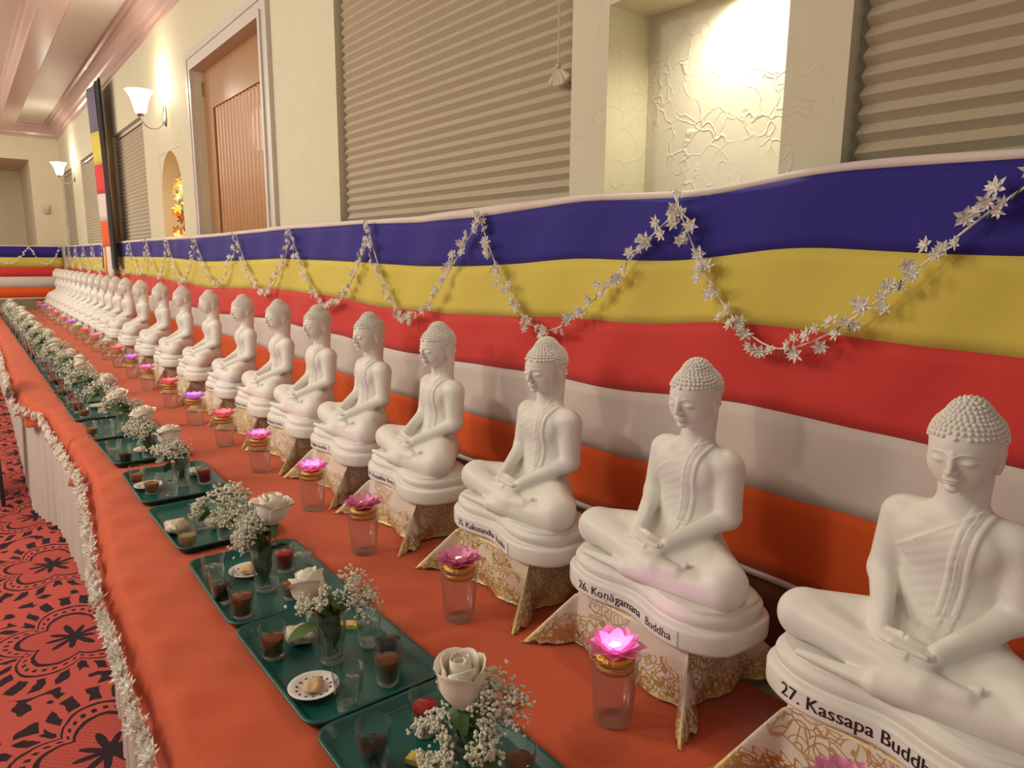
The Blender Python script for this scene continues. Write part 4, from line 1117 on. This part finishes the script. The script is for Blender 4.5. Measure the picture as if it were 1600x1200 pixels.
# baby's breath sprays
iv, if_ = ico(1, 1)
def spray_data(n, R, Hh, seed, dens=.0032):
    rg = random.Random(seed); st = MB(); bl = MB(); lv = []
    for k in range(max(5, n//22)):
        a = rg.random()*2*PI; rr = R*math.sqrt(rg.random())*.85; tip = Vector((rr*math.cos(a), rr*math.sin(a), Hh*rg.uniform(.55, .95)))
        st.add(*tube([(0, 0, -.04), tip*.5+Vector((0, 0, .01)), tip], .0008, 4)); m_ = n//max(5, n//22)
        for j in range(m_):
            c_ = tip+Vector((rg.gauss(0, 1), rg.gauss(0, 1), rg.gauss(0, .8)))*R*.26
            if j % 2 == 0: st.add(*tube([tip-Vector((0, 0, .012)), c_], .0004, 3))
            s_ = dens*rg.uniform(.7, 1.25); bl.add([(c_.x+v[0]*s_, c_.y+v[1]*s_, c_.z+v[2]*s_*.8) for v in iv], if_)
            c2 = c_+Vector((rg.uniform(-1, 1), rg.uniform(-1, 1), rg.uniform(0, 1)))*s_*.9
            bl.add([(c2.x+v[0]*s_*.7, c2.y+v[1]*s_*.7, c2.z+v[2]*s_*.7) for v in iv], if_)
    return st.me('stems', M['stem']), bl.me('florets', M['breath'], True)
SP = {'ring': None}
SPR = [spray_data(300, .050, .072, s_, .0033) for s_ in (1, 2, 3)]
SPL = [spray_data(170, .036, .060, s_, .0034) for s_ in (4, 5, 6)]
SPF = [spray_data(120, .060, .070, s_, .0052) for s_ in (7, 8)]
def spray(x, y, z, tilt, lab, kind, s=1.0, leaves=2):
    r_ = thing('babys_breath', lab, 'flowers', (x, y, z), random.random()*6, 'baby\'s breath sprays on the trays')
    r_.rotation_euler = (tilt[0], tilt[1], random.random()*6*(tilt == (0, 0))); r_.scale = (s, s, s)
    link('stems', kind[0], r_); link('florets', kind[1], r_)['kind'] = 'stuff'
    for k in range(leaves):
        o = link('leaf', LEAF[(k+1) % 3], r_, (0, 0, .005+.01*k), (random.uniform(-.4, .4), random.uniform(-.6, .1), random.random()*6))
    return r_
def vase(x, y, lab, small=False):
    r_ = thing('vase_glass', lab, 'vase', (x, y, TFZ), 0, 'glass vases on the trays')
    a = (vse, vsb, vsl) if small else (ve, vb_, vl)
    link('vessel', a[0], r_); link('thick_base', a[1], r_); link('water', a[2], r_)
def greens(x, y, lab, n=5, hh=.10):
    n = n+6
    r_ = thing('vase_foliage', lab, 'foliage', (x, y, TFZ+.016), random.random()*6, 'green stems inside the vases')
    b = MB()
    for k in range(4):
        a = random.random()*6; b.add(*tube([(.012*math.cos(a), .012*math.sin(a), 0), (.009*math.cos(a+2), .009*math.sin(a+2), hh)], .0022, 5))
    link('stems', b.me('stems', M['stem']), r_)
    for k in range(n): 
        o = link('leaf', LEAF[k % 2], r_, (0, 0, .012+.005*k), (random.uniform(-.3, .3), -1.32+random.uniform(-.15, .15), random.random()*6)); o.scale = (.95, .95, .8)
dish_b = MB(); dish_b.add(*lathe([(0, 0), (.026, 0), (.028, .004), (.042, .012), (.052, .0155), (.0525, .017), (.051, .0175), (.041, .0145), (.026, .007), (0, .006)], 36, False)); dish_me = dish_b.me('plate', M['china'], True)
mb_ = MB()
for k in range(14):
    a = 2*PI*k/14; mb_.add(*ico(.0045, 1), T=Tm((.036*math.cos(a), .036*math.sin(a), .0122), (0, 0, a), (1.1, .8, .18)))
motif_me = mb_.me('blue_motif', M['china_blue'])
def lump(r, sq, seed, m, sub=3, rough=.18):
    rg = np.random.RandomState(seed); V, F = ico(r, sub); ph = rg.rand(6)*6
    V = [tuple(np.array(v)*(1+rough*(math.sin(v[0]/r*4+ph[0])*math.sin(v[1]/r*5+ph[1])+.5*math.sin(v[2]/r*7+ph[2]+v[0]/r*6)))*np.array((1, .85, sq))) for v in V]
    return me_of('lump', V, F, m, True)
CK = [lump(.028, .42, 1, M['cookie']), lump(.024, .45, 2, M['cookie'])]
PK = [lump(.036, .55, 3, M['wrap']), lump(.034, .5, 5, M['wrap'])]
def dish(x, y, lab, lab2):
    r_ = thing('china_dish', lab, 'dish', (x, y, TFZ), random.random()*6, 'small china dishes on the trays')
    link('plate', dish_me, r_); link('blue_motif', motif_me, r_)['kind'] = 'stuff'
    o = tag(link('cookie', CK[random.randrange(2)], None, (x, y, TFZ+.0165), (0, 0, random.random()*6)), lab2, 'cookie', 'cookies on the trays')
def packet(x, y, lab, rz=0, s=1):
    o = tag(link('wrapped_pastry', PK[random.randrange(2)], None, (x, y, TFZ+.0185*s), (0, 0, rz)), lab, 'pastry', 'wrapped pastries on the trays'); o.scale = (s, s, s)
def card(x, y, lab, rz=0):
    r_ = thing('yellow_sweet', lab, 'sweet', (x, y, TFZ), rz, 'yellow wrapped sweets on the trays')
    b = MB(); b.box(-.024, .024, -.012, .012, .0003, .010); link('bar', b.me('bar', M['yellow']), r_)
    b = MB(); b.box(-.012, .012, -.0123, .0123, .0105, .0112); link('band', b.me('band', M['cookie']), r_)
tn = lambda i: '%s tray from the right' % ordn[i]
# tray 1 (cut by the frame)
put_glass('cola', -1.023, .494, 'glass of dark cola at the front corner of the nearest tray')
put_glass('red', -1.050, .614, 'glass of red drink beside the nearest rose')
put_glass('dtea', -.835, .672, 'short dark glass behind the nearest rose vase')
vase(-.872, .600, 'glass vase holding the nearest rose, at the bottom edge'); greens(-.872, .600, 'green stems in the nearest vase')
rose(-.895, .600, .905, (.10, -.05), .6, 'nearest large white rosebud, standing upright at the bottom of the photo', (-.872, .600, TFZ+.02), 1.20, True, [(0, 2, 0), (1, 3, .3), (2, 3, 1.1), (3, 3, .4)])
for k, (dx_, dy_, dz_, tx_, ty_) in enumerate(((-.035, .03, .005, -.35, -.35), (.03, .03, .02, -.25, .25), (.045, -.01, -.01, .1, .8), (-.03, -.03, -.02, .75, -.45), (.01, -.045, -.03, 1.0, .15))):
    spray(-.878+dx_*.7, .60+dy_*.7, .868+dz_, (tx_, ty_), 'spray of white baby\'s breath, %s around the nearest rosebud' % ['back left', 'upper', 'right side', 'left side', 'lower front'][k], SPR[k % 3] if k < 2 else SPL[k % 3], 1.0, 0)
o = rose  # leaf seen right of the first vase
lf = tag(link('rose_leaf', LEAF[2], None, (-.85, .575, .875), (.3, -.05, .0)), 'single green rose leaf jutting right from the nearest vase', 'leaf')
card(-.985, .565, 'yellow wrapped sweet lying in front of the nearest vase', .5)
# tray 2
dish(-1.300, .496, 'small blue and white dish with a cookie on the second tray', 'cookie on the blue and white dish of the second tray')
put_glass('water', -1.205, .530, 'tall glass of clear water beside the blue and white dish')
put_glass('tea', -1.236, .634, 'glass of brown tea at the back of the second tray')
put_glass('cola', -1.312, .676, 'glass of dark cola behind the brown tea on the second tray')
put_glass('clear', -1.400, .672, 'glass of cloudy water near the back rim of the second tray')
vase(-1.385, .574, 'glass vase with green stems in the middle of the second tray'); greens(-1.385, .574, 'dense green stems in the vase of the second tray', 8)
put_glass('dtea', -1.480, .475, 'short glass of dark tea at the left of the second tray')
packet(-1.505, .545, 'wrapped pastry leaning behind the dark tea on the second tray', .6, 1.1)
card(-1.500, .668, 'yellow wrapped sweet at the back rim of the second tray', .9)
rose(-1.455, .565, .868, (-.12, -.38), .4, 'large white rose leaning left over the second tray', (-1.385, .574, TFZ+.02), 1.05, True, [(0, 2, 0), (1, 3, .3), (2, 3, 1.1), (3, 3, 2.3), (4, 1, -1.2)])
spray(-1.38, .60, .885, (-.5, .55), 'long loose spray of baby\'s breath arching right of the second rose', SPR[1], 1.0, 1)
spray(-1.40, .56, .872, (.5, .30), 'tight spray of baby\'s breath just below the second rose', SPL[1], 1.0, 0)
# tray 3
put_glass('clear', -1.930, .470, 'tall glass of cloudy water at the left of the third tray')
put_glass('cola', -1.815, .460, 'glass of dark cola in front on the third tray')
put_glass('tea', -1.705, .476, 'glass of amber brown tea at the front of the third tray')
dish(-1.940, .565, 'white dish behind the cola on the third tray', 'pale pastry on the dish of the third tray')
put_glass('red', -1.900, .656, 'glass of red drink behind the vase of the third tray')
put_glass('water', -1.846, .690, 'glass of blueish clear water at the back of the third tray')
put_glass('amber', -1.730, .612, 'short glass of amber tea under the leaning rose')
vase(-1.817, .572, 'dark green filled glass vase on the third tray'); greens(-1.817, .572, 'dark green stems in the vase of the third tray', 9)
rose(-1.832, .600, .935, (-.10, .12), 1.2, 'fully open white rose above the third tray', (-1.817, .572, TFZ+.02), 1.08)
for k, (dx_, dy_, tx_, ty_) in enumerate(((-.05, -.01, .15, -.8), (-.03, .0, .5, -.5), (-.02, -.03, .8, -.1))):
    spray(-1.82+dx_*.5, .58+dy_*.5, .885, (tx_, ty_), 'spray of baby\'s breath, %s left of the open rose' % ['outermost', 'middle', 'lowest'][k], SPR[k % 3], 1.0, 0)
# tray 4
packet(-2.390, .480, 'wrapped pastry at the left rim of the fourth tray', .2, 1.2); packet(-2.36, .60, 'second wrapped pastry behind the glasses of the fourth tray', 1.3, 1.0)
put_glass('clear', -2.385, .548, 'tall clear glass behind the pastry on the fourth tray')
put_glass('whisky', -2.235, .476, 'glass of pale yellow drink at the front of the fourth tray')
vase(-2.240, .590, 'round based glass vase on the fourth tray', True)
sp = spray(-2.262, .600, .862, (0, 0), 'dense white pompom of baby\'s breath above the fourth tray', SPF[0], .95, 2)
spray(-2.20, .60, .84, (.3, .7), 'loose baby\'s breath right of the white pompom', SPR[2], 1.05, 0); spray(-2.27, .56, .845, (.9, -.5), 'loose baby\'s breath drooping left of the white pompom', SPL[2], 1.05, 2)
# tray 5
put_glass('amber', -3.020, .478, 'short glass of amber tea behind the white dish on the fifth tray'); dish(-2.940, .500, 'white dish at the left of the fifth tray', 'cookie on the dish of the fifth tray')
put_glass('amber', -2.862, .497, 'short glass of orange tea in front of the dish on the fifth tray'); put_glass('clear', -2.795, .55, 'clear glass at the front right of the fifth tray')
vase(-2.895, .611, 'glass vase on the fifth tray'); greens(-2.895, .611, 'stems in the vase of the fifth tray', 3)
put_glass('red', -2.875, .690, 'glass of red drink at the back of the fifth tray'); packet(-3.00, .690, 'brown pastry behind the vase of the fifth tray', .3, 1.0)
rose(-2.975, .600, .905, (0, -.2), .4, 'white rose with dark leaf above the fifth tray', (-2.895, .611, TFZ+.02), 1.08, True, None, 'white_rose', 3)
spray(-2.90, .60, .875, (.2, .7), 'baby\'s breath right of the fifth tray rose', SPR[0], 1.0, 1); spray(-2.93, .57, .87, (.8, .2), 'baby\'s breath below the fifth tray rose', SPL[0], 1.0, 1)
# tray 6
put_glass('clear', -3.445, .463, 'clear glass at the left of the sixth tray'); put_glass('cola', -3.350, .490, 'glass of dark cola at the front of the sixth tray')
dish(-3.52, .60, 'white dish at the back of the sixth tray', 'yellow cookie on the dish of the sixth tray'); vase(-3.415, .593, 'glass vase on the sixth tray'); greens(-3.415, .593, 'stems in the vase of the sixth tray', 4)
rose(-3.475, .600, .900, (.1, -.1), .9, 'white rose with broad leaves above the sixth tray', (-3.415, .593, TFZ+.02), 1.05, True, None, 'white_rose', 3)
spray(-3.40, .58, .86, (.4, .4), 'baby\'s breath around the sixth tray rose', SPR[1], 1.05, 2); spray(-3.45, .57, .86, (.5, -.5), 'baby\'s breath left of the sixth tray rose', SPL[1], 1.1, 1)
# tray 7 and the distant ones
put_glass('amber', -3.985, .445, 'short glass of amber tea at the front of the seventh tray'); put_glass('clear', -3.915, .510, 'clear glass beside the amber tea on the seventh tray')
def far_tray(i, full=True):
    x0 = TL[i]; dy_ = -.025 if i >= 7 else 0
    vx, vy = x0+.235+random.uniform(-.06, .06), .60+dy_+random.uniform(-.03, .03)
    vase(vx, vy, 'glass vase on the %s' % tn(i))
    rose(vx-.03+random.uniform(-.02, .02), vy, .905+random.uniform(-.02, .03), (random.uniform(-.3, .3), random.uniform(-.5, .1)), random.random()*6, 'white rose standing on the %s' % tn(i), (vx, vy, TFZ+.02), random.uniform(.8, .98), False, None, 'white_rose', 3)
    spray(vx-.02, vy-.03, .865, (.7, -.2), 'front baby\'s breath spray on the %s' % tn(i), SPF[i % 2], 1.0, 3)
    spray(vx+.03, vy+.02, .865, (-.2, .5), 'rear baby\'s breath spray on the %s' % tn(i), SPF[(i+1) % 2], .9, 3)
    if i == 6: return
    ks = ['red', 'amber', 'clear', 'cola']; random.shuffle(ks)
    for k, (gx, gy) in enumerate(((.07, .47), (.15, .49), (.34, .50), (.36, .68))[:4 if i < 12 else 3]):
        put_glass(ks[k], x0+gx+random.uniform(-.012, .012), gy+dy_, '%s on the %s' % (gw[ks[k]], tn(i)))
    if i % 2: dish(x0+.08, .60+dy_, 'small white dish on the %s' % tn(i), 'cookie in the dish on the %s' % tn(i))
    else: packet(x0+.085, .61+dy_, 'wrapped pastry on the %s' % tn(i), 1.0)
for i in range(6, len(TL)): far_tray(i)
